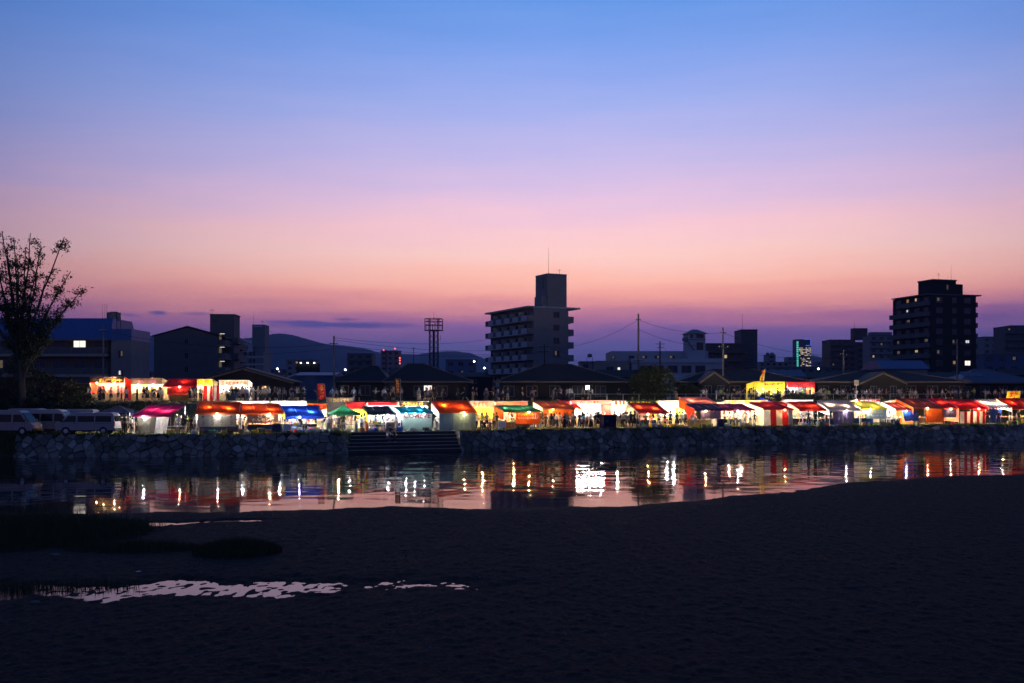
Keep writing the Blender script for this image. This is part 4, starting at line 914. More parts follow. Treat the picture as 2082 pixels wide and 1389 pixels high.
# --- six storey apartment block with lift tower
d0 = 215; r = bld('apartment_block', 1085, d0, 26.2, 'pale apartment block with stacked balconies and tall lift tower', 'apartment block')
zt = zl(622, d0); W8, L22, fh = 8.6, 22., 2.82
box_part(r, 'wall', wallm['grey'], 0, W8, 0, L22, 0, zt - .35); box_part(r, 'roof_slab', wallm['pale'], -1.45, W8 + 3.0, -.12, L22 + .2, zt - .35, zt)
for k in range(7):
    zf = zt - .6 - fh * (k + 1) + .15
    if zf < 0: break
    box_part(r, 'balcony_slab', wallm['pale'], -1.4, -.002, .5, L22, zf, zf + .18)
    box_part(r, 'balcony_end', wallm['grey'], -1.4, -.003, -.05, .5, zf + .0, zf + 1.25)
    for b_ in range(5):
        y0 = .52 + b_ * 4.29
        box_part(r, 'balcony_panel', wallm['pale'], -1.42, -1.32, y0, y0 + 2.75, zf + .19, zf + 1.25); box_part(r, 'balcony_grille', wallm['dark'], -1.40, -1.34, y0 + 2.76, y0 + 4.28, zf + .19, zf + 1.2)
        win(r, 'x', y0 + 1.1, zf + 1.25, 1.6, 1.9, lit_or_none(.02), frame=True); win(r, 'x', y0 + 3.1, zf + 1.25, 1.1, 1.9, lit_or_none(.03))
        box_part(r, 'party_screen', wallm['pale'], -1.3, -.003, y0 - .06 + 4.25, y0 + .02 + 4.25, zf + .19, zf + 2.2) if b_ < 4 else None
    box_part(r, 'rear_balcony', wallm['pale'], W8 + .003, W8 + 3.0, 4.4, L22, zf + .0, zf + 1.3); box_part(r, 'corridor_wall', wallm['grey'], W8 + .003, W8 + 1.7, .6, 4.35, zf - .1, zf + 1.3)
    if k < 5: win(r, 'y', 5.6, zf + 1.5, 1.5, 1.35, LITW[2] if k == 3 else None)
zT = zl(558, 218); box_part(r, 'lift_tower', wallm['grey'], 3.6, 8.4, .4, 6., zt, zT); box_part(r, 'tower_cap', wallm['dark'], 3.55, 8.45, .35, 6.05, zT, zT + .12); box_part(r, 'stair_landing', wallm['grey'], 2.3, 3.6, .8, 4., zt + .3, zt + 2.3)
win(r, 'x', 2.2, zT - 1.9, .8, 2.2, None, 3.6); box_part(r, 'landing_bracket', wallm['pale'], 2.9, 3.6, .9, 1.4, zt, zt + .3)
antenna(r, 4.3, 1.2, zT, 6.0, .05); antenna(r, 7.2, 1.5, zT, 1.3, .05, True); antenna(r, 6.4, 1.6, zT, .9, .04)

# --- tall dark apartment block on the right
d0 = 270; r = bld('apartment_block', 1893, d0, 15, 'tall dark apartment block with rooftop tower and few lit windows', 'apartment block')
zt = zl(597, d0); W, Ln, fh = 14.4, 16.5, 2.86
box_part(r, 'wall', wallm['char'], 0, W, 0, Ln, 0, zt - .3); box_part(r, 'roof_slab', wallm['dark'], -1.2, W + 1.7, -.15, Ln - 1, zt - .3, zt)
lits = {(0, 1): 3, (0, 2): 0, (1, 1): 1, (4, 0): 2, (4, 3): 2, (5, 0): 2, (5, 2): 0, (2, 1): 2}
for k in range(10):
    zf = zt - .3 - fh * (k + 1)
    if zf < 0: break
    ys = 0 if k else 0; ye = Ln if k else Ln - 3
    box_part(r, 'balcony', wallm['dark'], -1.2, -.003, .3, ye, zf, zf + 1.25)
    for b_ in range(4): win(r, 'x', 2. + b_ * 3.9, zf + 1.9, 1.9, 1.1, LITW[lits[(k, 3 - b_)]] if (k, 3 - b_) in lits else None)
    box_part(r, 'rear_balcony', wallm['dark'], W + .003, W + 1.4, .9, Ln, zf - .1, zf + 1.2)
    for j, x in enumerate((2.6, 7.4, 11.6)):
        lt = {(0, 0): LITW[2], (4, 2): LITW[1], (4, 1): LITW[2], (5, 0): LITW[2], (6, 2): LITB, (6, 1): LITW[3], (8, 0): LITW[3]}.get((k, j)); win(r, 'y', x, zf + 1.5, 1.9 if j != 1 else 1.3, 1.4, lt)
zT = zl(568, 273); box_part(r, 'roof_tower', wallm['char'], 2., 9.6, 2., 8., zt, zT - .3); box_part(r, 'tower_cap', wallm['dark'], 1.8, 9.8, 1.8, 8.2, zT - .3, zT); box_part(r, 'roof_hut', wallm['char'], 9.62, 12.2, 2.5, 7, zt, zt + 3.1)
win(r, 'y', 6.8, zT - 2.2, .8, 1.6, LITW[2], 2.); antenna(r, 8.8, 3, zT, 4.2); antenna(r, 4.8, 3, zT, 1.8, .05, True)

# --- long block with blue metal roof behind the big tree
d0 = 160; r = bld('blue_roofed_block', -160, d0, 0, 'three storey block with steep blue metal roof and railed balconies', 'building')
Lx = (225 + 160) * d0 / F; ze = zl(690, d0); zr = zl(650, d0 + 4)
box_part(r, 'wall', wallm['brown'], 0, Lx - .3, 1.3, 11, 0, ze); MB().prism([(-.1, ze), (1.0, zr), (9, zr), (11.5, ze)], 'x', -.5, Lx).build('roof', roof_b, r); box_part(r, 'eave_board', trim, -.5, Lx, -.16, -.1, ze - .25, ze + .1)
for i in range(22): MB().box((i * 1.4, .48, (ze + zr) / 2 + .03), (.05, .05, .01)).build('roof_seam', roof_b, r) if False else None
for fl, (yr0, yr1) in enumerate(((706, 719), (748, 761))):
    za, zb_ = zl(yr0, d0), zl(yr1, d0); box_part(r, 'balcony_slab', wallm['cream'], 0, Lx - .4, 0, 1.28, zb_ - .45, zb_ - .02)
    n_ = 20; stp = (Lx - .4) / n_
    for i in range(n_): 
        box_part(r, 'rail_panel', wallm['dark'], i * stp + .05, (i + 1) * stp - .05, .05, .09, zb_, za - .05)
        MB().box((i * stp, .07, (za + zb_) / 2), (.06, .08, za - zb_)).build('rail_post', frame_m, r)
    box_part(r, 'handrail', frame_m, 0, Lx - .4, .03, .12, za - .05, za)
    for i in range(9):
        xw = Lx - 2.2 - i * 3.3
        win(r, 'y', xw, (za + zb_) / 2 + .9, 2.1, 1.9, LITB if (fl == 0 and i == 1) else LITW[2] if (fl, i) in ((0, 4), (1, 5)) else None, 1.3)
r2 = bld('stair_wing', 226, d0 - 1, 0, 'plain stair wing with water tank beside the blue roofed block', 'building'); zw = zl(669, d0 - 1); ww = 41 * (d0 - 1) / F
box_part(r2, 'wall', wallm['grey'], 0, ww, 0, 8, 0, zl(692, d0 - 1)); box_part(r2, 'roof_band', roof_b, -.05, ww + .05, -.05, 8.05, zl(692, d0 - 1) + .003, zw)
win(r2, 'y', 1.55, zl(759.5, d0 - 1), .75, 1.05, LITW[1], 0); win(r2, 'y', 1.55, zl(720, d0 - 1), .75, 1.1, LITW[2], 0)
tk = bld('water_tank', 225, d0 + 2, 0, 'round rooftop water tank on a steel stand with whip antennas', 'water tank', z=ZG + zw); m = MB()
h1, h2 = zat(651, d0 + 2) - ZG - zw, zat(633, d0 + 2) - ZG - zw
for a in (-.8, .8):
    for b_ in (.5, 2.1): MB().tube((a, b_, -.05), (a, b_, h2), .06, 5).build('stand_leg', dkmetal, tk)
for a in (-1, 1): MB().tube((-.8 * a, .5, 0), (.8 * a, .5, h1), .03, 4).build('stand_brace', dkmetal, tk)
MB().lathe([(.05, h1), (1.0, h1 + .02), (1.0, h2 - .15), (.6, h2), (.05, h2 + .03)], (0, 1.3, 0), 14).build('tank', wallm['grey'], tk, smooth=False)
for a in (-1.5, -1.1, -.8): antenna(tk, a, .4, 1.2, h2 + .1, .035)
MB().tube((-1.5, .4, 1.6), (-.8, .4, 1.6), .04, 4).build('antenna_arm', dkmetal, tk)

# --- gabled block with lit walkways and dark tower
d0 = 200; r = bld('gabled_block', 313, d0, 4, 'dark gabled apartment building with lit outdoor walkways', 'apartment block'); Wg = (440 - 313) * d0 / F; ze = zl(683, d0); zp = zl(664.5, d0)
MB().prism([(0, 0), (Wg, 0), (Wg, ze), (Wg * .53, zp - .12), (0, ze)], 'y', 0, 26).build('wall', wallm['dark'], r)
MB().prism([(-.3, ze - .15), (Wg * .53, zp), (Wg + 1.6, ze - .4), (Wg + 1.6, ze - .18), (Wg * .53, zp + .22), (-.3, ze + .07)], 'y', -.25, 26.2).build('roof', tile_d, r)
for yy in (694, 723, 752): win(r, 'y', 6.4, zl(yy, d0), .75, 1.1, None)
for k, yy in enumerate((700.5, 728, 757)):
    zf = zl(yy, d0); box_part(r, 'walkway_slab', wallm['grey'], Wg + .003, Wg + 1.5, .1, 24, zf - .2, zf); box_part(r, 'walkway_parapet', wallm['dark'], Wg + .2, Wg + 1.5, .12, .25, zf + .003, zf + 1.05); box_part(r, 'walkway_parapet', wallm['dark'], Wg + 1.4, Wg + 1.5, .26, 24, zf + .003, zf + 1.05)
    MB().box((Wg + .75, .9, zf + 2.25), (.9, .12, .08)).build('walkway_lamp', LITB, r); box_part(r, 'door', wallm['cream'], Wg + .002, Wg + .05, 1.2, 2.1, zf, zf + 2.)
    MB().box((Wg + .45, .5, zf + 1.5), (.5, .04, 1.3)).build('lit_panel', LITW[2], r)
rt = bld('stair_tower', 427, 207, 4, 'tall dark slab tower standing behind the gabled block', 'building'); zT = zl(640, 207); wt = 48 * 207 / F
box_part(rt, 'wall', wallm['dark'], 0, wt, 0, 6, 0, zT); box_part(rt, 'tower_cap', wallm['char'], -.06, wt + .2, -.06, 6.06, zT, zT + .15); win(rt, 'y', 1., zT - 1.3, .9, .9, None); antenna(rt, .2, 1, zT, 1.2, .04, True)
for yy in (690, 722): box_part(rt, 'balcony', wallm['dark'], wt, wt + .8, .3, 5, zl(yy, 207) - .9, zl(yy, 207) + .4)
# --- pale stepped block with curved gable
d0 = 300; r = bld('stepped_block', 474, d0, 3, 'pale stepped block with arched gable and slim tower', 'building'); w = 61 * d0 / F
box_part(r, 'wall', wallm['grey'], 0, w, 0, 12, 0, zl(716, d0)); MB().prism([(0, zl(716, d0)), (w * .62, zl(716, d0)), (w * .62, zl(700, d0)), (w * .36, zl(690, d0)), (w * .1, zl(700, d0)), (0, zl(706, d0))], 'y', .2, 11).build('arched_gable', wallm['pale'], r)
box_part(r, 'tower', wallm['grey'], w * .58, w, 2, 9, zl(716, d0), zl(659, d0)); box_part(r, 'tower_slot', wallm['white'], w * .63, w * .93, 1.95, 1.99, zl(664, d0), zl(661.5, d0)); antenna(r, w * .6, 3, zl(659, d0), 4.1, .05); antenna(r, w * .9, 3, zl(659, d0), 1.2, .05, True)
for yy in (719, 734, 748):
    box_part(r, 'string_course', wallm['pale'], -.05, w + .05, -.1, -.003, zl(yy + 8, d0), zl(yy + 8, d0) + .35)
    for x in (2.6, 3.6, 5.2, 6.2): win(r, 'y', x, zl(yy, d0), .75, 1.2, None)

# --- generic background blocks (px0, px1, top, distance, wall, label, lit chance, tower)
def block(px0, px1, ytop, d, wall, label, p=.1, rz=0., fh=2.9, tower=None, depth=10, bal=False, zfoot=None, group='blocks on the skyline', ant=False, wn=None):
    r = bld('city_block', px0, d, rz, label, 'building', group); w = (px1 - px0) * d / F; zt = zl(ytop, d)
    box_part(r, 'wall', wallm[wall], 0, w, 0, depth, 0, zt); box_part(r, 'parapet', wallm['dark'], -.1, w + .1, -.1, depth + .1, zt, zt + .35)
    nf = max(1, int(zt / fh)); nw = wn or max(2, int(w / 3.2))
    for k in range(nf):
        zf = zt - fh * (k + 1)
        if zf < -1 or zf + ZG < zat(778, d): break
        if bal: box_part(r, 'balcony', wallm[wall], .05, w - .05, -1.0, -.003, zf, zf + 1.1)
        for i in range(nw): win(r, 'y', (i + .5) * w / nw, zf + 1.75, w / nw * .5, 1.3, lit_or_none(p), frame=(d < 400))
    if tower: 
        t0, t1, ty = tower; box_part(r, 'roof_tower', wallm[wall], (t0 - px0) * d / F, (t1 - px0) * d / F, 1.5, 6, zt + .35, zl(ty, d))
        if ant: antenna(r, (t0 - px0) * d / F + .8, 2.5, zl(ty, d), ant * d / F, .03 + d / 9000)
    return r
block(1688, 1739, 692, 520, 'brown', 'brown apartment slab with a stair tower and scattered lit windows', .13, bal=True, tower=(1737, 1766, 667), depth=14, ant=16)
block(1738, 1767, 697, 524, 'brown', 'plain brown flank joined to the stair tower', .02, wn=1)
block(1769, 1816, 683, 470, 'grey', 'grey balcony block tucked behind the tall dark block', .3, bal=True, tower=(1774, 1816, 675))
block(2000, 2029, 686, 480, 'grey', 'slim windowless tower near the picture edge', 0., wn=2, tower=(2002, 2028, 684)); block(2043, 2110, 665, 420, 'dark', 'dark block cut by the frame with a few lit windows', .16, bal=True, tower=(2058, 2110, 661))
block(1436, 1510, 700, 320, 'brown', 'dark balcony block behind the fire station tower', .22, bal=True); block(1507, 1540, 672, 326, 'dark', 'windowless dark slab tower with a lightning rod', 0., wn=1, tower=(1508, 1539, 671.5), ant=34)
block(1561, 1577, 722, 600, 'grey', 'small rooftop block carrying twin tanks', 0., wn=1); block(1544, 1604, 737, 590, 'grey', 'low wide block under the twin tanks', .05); block(1602, 1620, 727, 700, 'grey', 'small grey block beside the lit tower', 0.)
block(706, 757, 720, 420, 'dark', 'dark housing slab left of the steel tower', .12, bal=True); block(774, 812, 714, 560, 'grey', 'grey slab with red lamps under a crane', .08); block(906, 968, 733, 330, 'blue', 'low bluish block with lit stair end', .03); block(582, 642, 733, 520, 'grey', 'grey block behind the lamp-lit billboard', .12)
block(1660, 1690, 737, 800, 'grey', 'low pale block in front of the right hill', .1); block(645, 706, 757, 600, 'dark', 'low dark rooftops left of the housing slab', .25); block(815, 905, 752, 700, 'dark', 'low dark rooftops around the steel tower', .12); block(1180, 1245, 737, 300, 'grey', 'low grey block right of the pale apartment block', .05); block(2000, 2100, 722, 300, 'blue', 'low bluish block beside the tall dark block', .14)
block(535, 585, 752, 640, 'dark', 'low dark block under the hills', .2); block(268, 312, 757, 420, 'dark', 'low dark block behind the wooden poles', .15); block(1575, 1690, 748, 420, 'dark', 'long dark low block below the lit tower', .2)
# stair end lamps and red obstruction lights
REDL = emis('red_lamp', (1., .12, .10), 3.)
def lamp(px, py, d, m, label, rr=None, group='far lamps over the rooftops'):
    p_ = at(px, py, d); rr = rr or d * .0011
    root = empty('street_lamp', (p_.x, p_.y, ZG), 0, label, 'lamp', group); MB().tube((0, 0, -.1), (0, 0, p_.z - ZG), d * .00012 + .03, 5).build('mast', dkmetal, root)
    MB().lathe([(.01, -rr), (rr * .8, -rr * .5), (rr, 0), (rr * .8, rr * .5), (.01, rr)], (0, 0, p_.z - ZG), 8).build('lamp_head', m, root)
for i, (x, y, d, lb) in enumerate([(780, 712, 555, 'red warning lamp on the left roof corner of the grey slab'), (803, 709, 555, 'red warning lamp on the right roof corner of the grey slab'), (813, 728, 550, 'topmost of three red lamps beside the grey slab'), (813, 733, 550, 'middle of three red lamps beside the grey slab'), (813, 739, 550, 'lowest of three red lamps beside the grey slab')]): lamp(x, y, d, REDL, lb, d * .0008, 'red warning lamps')
for x, y, d in [(288, 752.5, 240), (296, 752.5, 240)]: lamp(x, y, d, emis('street_white', (.9, .95, 1.), 9.), 'white street lamp behind the wooden poles', d * .0016)
for x, y, d, l_ in [(564, 750, 500, 'white street lamp under the hills'), (985, 748.5, 300, 'white street lamp beside the pale apartment block'), (702, 752, 420, 'white street lamp under the dark housing slab'), (964, 735, 320, 'white lamp at the bluish block stair end'), (1664, 750, 380, 'white lamp on the long low block')]: lamp(x, y, d, emis('street_white', (.9, .95, 1.), 9.), l_, d * .001)

# --- office tower lit in blue and green
d0 = 1500; r = bld('office_tower', 1619, d0, 0, 'slim office tower edged with green and blue lights', 'office tower'); w = 30 * d0 / F; zt = zl(690, d0)
box_part(r, 'wall', wallm['dark'], 0, w, 0, 20, 0, zt); gl = emis('green_light', (.1, .75, .62), 1.0); bl = emis('blue_light', (.10, .16, .9), .9)
for k in range(14): box_part(r, 'green_band', gl, .3, 3.2, -.4, -.1, zl(745 - k * 3.7, d0), zl(742.6 - k * 3.7, d0))
box_part(r, 'blue_edge', bl, 12, w, -.4, -.1, zl(690.8, d0), zl(689.4, d0)); box_part(r, 'blue_edge', bl, w - 1.2, w, -.41, -.11, zl(703, d0), zl(691, d0)); box_part(r, 'blue_edge', bl, 14, 20, -.4, -.1, zl(703.5, d0), zl(702, d0))
for k in range(13):
    for i in range(9):
        if trnd.random() < (.75 if k < 5 else .42): box_part(r, 'lit_floor', trnd.choice(LITW[:2]), 4.2 + i * 2., 4.2 + i * 2. + 1.8, -.35, -.05, zl(708.5 + k * 3., d0), zl(707.0 + k * 3., d0))

# --- fire station with drill tower
d0 = 230; r = bld('fire_station', 1243, d0, 0, 'long low pale station building with flat roof', 'building'); w = 197 * d0 / F
box_part(r, 'wall', wallm['pale'], 0, w, 0, 14, 0, zl(714, d0)); box_part(r, 'lower_wing', wallm['pale'], 4, w + 2, -6, -.003, 0, zl(731, d0)); box_part(r, 'wing_fascia', wallm['white'], 3.8, w + 2.2, -6.3, -6.003, zl(739, d0), zl(731, d0)); box_part(r, 'side_wing', wallm['cream'], -4, 3.6, -5, -.004, 0, zl(735, d0))
for x in (1284, 1310, 1337, 1366): win(r, 'y', (x - 1243) * d0 / F, zl(726.5, d0), 1.2, .7, LITW[2] if x != 1284 else None)
for i in range(5): win(r, 'y', 7 + i * 3.1, zl(752, d0), 2.2, 1.6, None, -6)
win(r, 'y', 1.2, zl(752.5, d0), .6, 1., LITB, -5); win(r, 'y', -.8, zl(752, d0), 1.6, 1.2, None, -5); win(r, 'y', .5, zl(727, d0), .7, .6, LITW[2])
r = bld('drill_tower', 1399, d0 - 3, 8, 'pale drill tower with small tiled hip roof', 'tower'); w = 36 * d0 / F; zt = zl(680, d0)
box_part(r, 'wall', wallm['pale'], 0, w, 0, 3.6, 0, zt); m = MB(); zp = zl(670.5, d0); o_ = .55
m.add([(-o_, -o_, zt), (w + o_, -o_, zt), (w + o_, 3.6 + o_, zt), (-o_, 3.6 + o_, zt), (w * .38, 1.8, zp), (w * .66, 1.8, zp)], [(0, 1, 5, 4), (1, 2, 5), (2, 3, 4, 5), (3, 0, 4), (3, 2, 1, 0)]); m.build('roof', mat('slate_blue_roof', (.16, .18, .22), rough=.5, var=.1), r)
win(r, 'y', w * .68, zl(685, d0), 1.7, .8, None); win(r, 'y', w * .68, zl(705, d0), 1.5, 1.7, None); win(r, 'y', w * .2, zl(685, d0), .6, .8, None); box_part(r, 'balcony', wallm['grey'], -.6, -.003, .2, 2.5, zl(694, d0), zl(688, d0)); box_part(r, 'string_course', wallm['grey'], -.05, w + .05, -.12, -.004, zl(692.5, d0), zl(691.3, d0))
MB().tube((-.3, -.2, zl(694, d0)), (w * .35, -.2, zl(714, d0)), .09, 5).build('stair', dkmetal, r)
r = bld('water_tank', 1199, 290, 0, 'round water tank on a frame over the low roofs', 'water tank'); z0_ = zl(733, 290)
for a in (-.8, .8): MB().tube((a, 0, -.1), (a, 0, z0_ + .9), .07, 5).build('stand_leg', dkmetal, r)
MB().lathe([(.05, .8), (.62, 1.0), (.75, 1.4), (.62, 1.8), (.1, 2.0)], (0, 0, z0_), 12).build('tank', wallm['grey'], r)
for a in (1563.5, 1572.5):
    r = bld('water_tank', a, 600, 0, 'one of two domed tanks side by side on a roof', 'water tank', 'twin rooftop tanks'); MB().lathe([(1.15, zl(723, 600)), (1.15, zl(718, 600)), (.8, zl(716.8, 600)), (.1, zl(716.3, 600))], (0, 3, 0), 12).build('tank', wallm['grey'], r); MB().lathe([(1.2, zl(723.4, 600)), (1.2, zl(722.9, 600))], (0, 3, 0), 12).build('base_ring', dkmetal, r)

# --- steel lattice tower
d0 = 260; r = bld('lattice_tower', 882, d0, 12, 'dark steel lattice mast with railed platform head', 'lattice tower'); hw = 1.08; z1, z2, z3 = zl(672, d0), zl(648.5, d0), zl(632, d0)
for a in (-1, 1):
    for b_ in (-1, 1): MB().tube((a * hw, b_ * hw, -.1), (a * hw * .98, b_ * hw * .98, z2), .10, 5).build('leg', dkmetal, r)
nb_ = 12
for k in range(nb_):
    za, zc = z1 * k / nb_, z1 * (k + 1) / nb_
    m = MB()
    for (p0, p1) in (((-hw, -hw), (hw, -hw)), ((hw, -hw), (hw, hw)), ((hw, hw), (-hw, hw)), ((-hw, hw), (-hw, -hw))):
        m.tube((*p0, za), (*p1, zc), .045, 4); m.tube((*p1, za), (*p0, zc), .045, 4); m.tube((*p0, zc), (*p1, zc), .05, 4)
    m.build('bracing', dkmetal, r)
MB().tube((0, 0, 0), (0, 0, z1), .28, 8).build('cable_riser', dkmetal, r)
for k, zz in enumerate((z1, z1 + 1.35, z1 + 2.3, z2)):
    rr = 2.35; m = MB(); n_ = 12
    for i in range(n_): m.tube((rr * math.cos(i * math.pi / 6), rr * math.sin(i * math.pi / 6), zz), (rr * math.cos((i + 1) * math.pi / 6), rr * math.sin((i + 1) * math.pi / 6), zz), .08, 4)
    for i in range(0, n_, 3): m.tube((0, 0, zz), (rr * math.cos(i * math.pi / 6), rr * math.sin(i * math.pi / 6), zz), .05, 4)
    m.build('platform_ring', dkmetal, r)
for i in range(12): MB().tube((2.35 * math.cos(i * math.pi / 6), 2.35 * math.sin(i * math.pi / 6), z1 - .15), (2.35 * math.cos(i * math.pi / 6), 2.35 * math.sin(i * math.pi / 6), z2 - (1.2 if i % 2 else 0)), .06 if i % 3 else .11, 4).build('upright', dkmetal, r)
antenna(r, 0, 0, z2, z3 - z2, .05); antenna(r, .8, 0, z2, .8, .04); MB().tube((hw, 0, zl(690, d0)), (hw + .7, 0, zl(690, d0)), .05, 4).tube((hw + .7, 0, zl(691, d0)), (hw + .7, 0, zl(682, d0)), .05, 4).build('side_arm', dkmetal, r)

# --- single storey houses along the levee
hrnd = random.Random(8)
def roof_tiles(root, pts, rows):
    """ridge battens on a dark roof face"""
    pass
def hip_house(px0, px1, d, rz, ye, yr, label, depth=9., ridge=(.35, .65), wall='char', roofm=None, lit=None, trimm=True):
    a = (px0 - CX) * d / F; w = (px1 - px0) * d / F; root = empty('hip_roofed_house', (a, d, ZG), R(rz), label, 'house', 'single storey houses along the levee'); ze = zl(ye, d); zr = zl(yr, d + depth / 2); o_ = .7
    box_part(root, 'wall', wallm[wall], o_, w - o_, o_, depth - o_, 0, ze); rm = roofm or tile_d
    c = [(0, 0, ze), (w, 0, ze), (w, depth, ze), (0, depth, ze)]; q0 = (w * ridge[0], depth / 2, zr); q1 = (w * ridge[1], depth / 2, zr)
    for nm, fs in (('roof_face', (c[0], c[1], q1, q0)), ('roof_face', (c[1], c[2], q1)), ('roof_face', (c[2], c[3], q0, q1)), ('roof_face', (c[3], c[0], q0))):
        mm = MB(); mm.loft([[p for p in fs], [(p[0], p[1], p[2] + .14) for p in fs]]); mm.build(nm, rm, root)
    for p_, q_ in ((c[0], q0), (c[1], q1), (c[2], q1), (c[3], q0), (q0, q1)): MB().tube((p_[0], p_[1], p_[2] + .14), (q_[0], q_[1], q_[2] + .14), .09, 5).build('ridge_cap', trim if q_ is not q1 or p_ is not q0 else rm, root)
    MB().box((w / 2, -.03, ze + .04), (w + .1, .06, .22)).build('gutter', trim, root); MB().box((w + .03, depth / 2, ze + .04), (.06, depth, .22)).build('gutter', trim, root); MB().box((-.03, depth / 2, ze + .04), (.06, depth, .22)).build('gutter', trim, root)
    for i in range(max(2, int(w / 3.4))):
        x = o_ + 1.2 + i * 3.3
        if x < w - 1.5: win(root, 'y', x, ze - 1.3, 1.5, 1.5, None, o_)
    if lit: win(root, 'y', (lit[0] - px0) * d / F, zl(lit[1], d + o_), lit[2], lit[3], lit[4], o_ - .06)
    return root, w, ze
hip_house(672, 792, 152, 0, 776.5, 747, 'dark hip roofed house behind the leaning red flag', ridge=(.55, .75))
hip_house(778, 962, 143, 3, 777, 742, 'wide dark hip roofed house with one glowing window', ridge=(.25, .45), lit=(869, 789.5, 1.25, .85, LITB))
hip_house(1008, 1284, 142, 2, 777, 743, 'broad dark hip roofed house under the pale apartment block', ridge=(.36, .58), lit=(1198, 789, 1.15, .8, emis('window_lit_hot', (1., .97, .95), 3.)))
def gable_porch(px, d, ye, yp, wpx, label):
    w = wpx * d / F; root = empty('gabled_porch', ((px - wpx / 2 - CX) * d / F, d, ZG), 0, label, 'house', 'single storey houses along the levee'); ze = zl(ye, d); zp = zl(yp, d)
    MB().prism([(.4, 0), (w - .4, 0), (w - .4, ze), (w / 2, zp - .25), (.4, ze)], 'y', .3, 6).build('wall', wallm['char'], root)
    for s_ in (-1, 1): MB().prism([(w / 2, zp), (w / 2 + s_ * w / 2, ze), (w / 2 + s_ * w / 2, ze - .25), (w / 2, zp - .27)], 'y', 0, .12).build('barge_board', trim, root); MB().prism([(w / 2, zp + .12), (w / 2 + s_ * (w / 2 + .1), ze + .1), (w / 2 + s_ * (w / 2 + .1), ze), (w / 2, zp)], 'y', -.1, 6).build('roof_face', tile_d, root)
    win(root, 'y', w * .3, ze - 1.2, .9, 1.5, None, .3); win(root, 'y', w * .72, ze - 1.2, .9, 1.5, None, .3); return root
gable_porch(493, 140, 777.5, 748, 208, 'wide dark gabled house with pale barge boards behind the levee stalls')
hip_house(1380, 1648, 148, 0, 777, 753, 'long dark hip roofed house behind the yellow levee stall', ridge=(.3, .62)); gable_porch(1453, 145, 778, 755.5, 62, 'gabled porch at the front of the long dark house')
hip_house(1652, 1975, 150, 0, 777.5, 757, 'long low dark house beyond the square sign', ridge=(.35, .6)); gable_porch(1797, 147, 779, 757, 96, 'gabled front of the long low dark house')
bluehip = mat('bluish_roof_tiles', (.06, .085, .14), rough=.5, var=.2, scale=2., bump=.4, bscale=6)
r, w, ze = hip_house(1948, 2130, 172, 4, 779, 752, 'bluish hip roofed house with solar panels', roofm=bluehip, ridge=(.35, .5))
pv = mat('solar_panel', (.06, .07, .12), rough=.12, var=.05, spec=.8)
for i in range(3): MB().box((0, 0, 0), (1.15, 1.9, .06)).build('solar_panel', pv, r).matrix_local = Matrix.Translation((w * .17 + i * 1.25, 2.8, ze + 1.62)) @ Matrix.Rotation(R(26), 4, 'X')
d0 = 185; r = bld('blue_roof_hall', 1795, d0, 0, 'low hall with broad blue metal roof', 'building'); w = 97 * d0 / F; MB().prism([(0, zl(750, d0)), (4, zl(733, d0 + 4)), (8, zl(733, d0 + 4)), (12, zl(750, d0))], 'x', 0, w).build('roof', mat('dull_blue_roof', (.05, .10, .22), rough=.5, var=.1), r); box_part(r, 'wall', wallm['grey'], .4, w - .4, .5, 11.5, 0, zl(750, d0))
d0 = 165; r = bld('blue_shed', 604, d0, 0, 'dull blue corrugated shed behind the gabled house', 'shed'); w = 76 * d0 / F; box_part(r, 'wall', wallm['blue'], 0, w, 0, 8, 0, zl(765, d0)); MB().prism([(-.3, zl(765, d0)), (-.3, zl(763, d0)), (4, zl(756, d0)), (8.3, zl(763, d0)), (8.3, zl(765, d0))], 'x', -.4, w + .3).build('roof', mat('dull_blue_roof', (.05, .10, .22)), r)
for i in range(24): MB().box((i * w / 24 + .1, -.03, zl(765, d0) / 2), (.09, .06, zl(765, d0))).build('corrugation', wallm['blue'], r)
d0 = 168; r = bld('white_edged_roof', 574, d0, 0, 'small roof with a pale verge beside the blue shed', 'house'); w = 36 * d0 / F; MB().prism([(0, zl(770, d0)), (w, zl(757, d0)), (w, zl(758.5, d0)), (0, zl(772, d0))], 'y', 0, .2).build('verge', wallm['white'], r); MB().prism([(0, 0), (w, 0), (w, zl(758.8, d0)), (0, zl(772.3, d0))], 'y', .02, 7).build('wall', wallm['dark'], r)
# billboard with three lamps
d0 = 230; r = bld('billboard', 603, d0, 0, 'black back of a billboard with three lamps on top', 'billboard'); w = 47 * d0 / F; box_part(r, 'panel', wallm['char'], 0, w, 0, .3, zl(760, d0), zl(740, d0)); box_part(r, 'top_rail', trim, -.1, w + .1, -.1, .1, zl(740, d0), zl(739.5, d0) + .06)
for x in (.6, w - .6): MB().tube((x, .4, -.1), (x, .4, zl(741, d0)), .12, 6).build('post', dkmetal, r)
for i in range(3): MB().tube(((.2 + .29 * i) * w, -.1, zl(740, d0)), ((.2 + .29 * i) * w, -.4, zl(738.6, d0)), .04, 4).build('lamp_arm', dkmetal, r); MB().box(((.2 + .29 * i) * w, -.4, zl(738.2, d0)), (.28, .2, .2)).build('lamp_head', emis('street_white', (.9, .95, 1.), 9.), r)
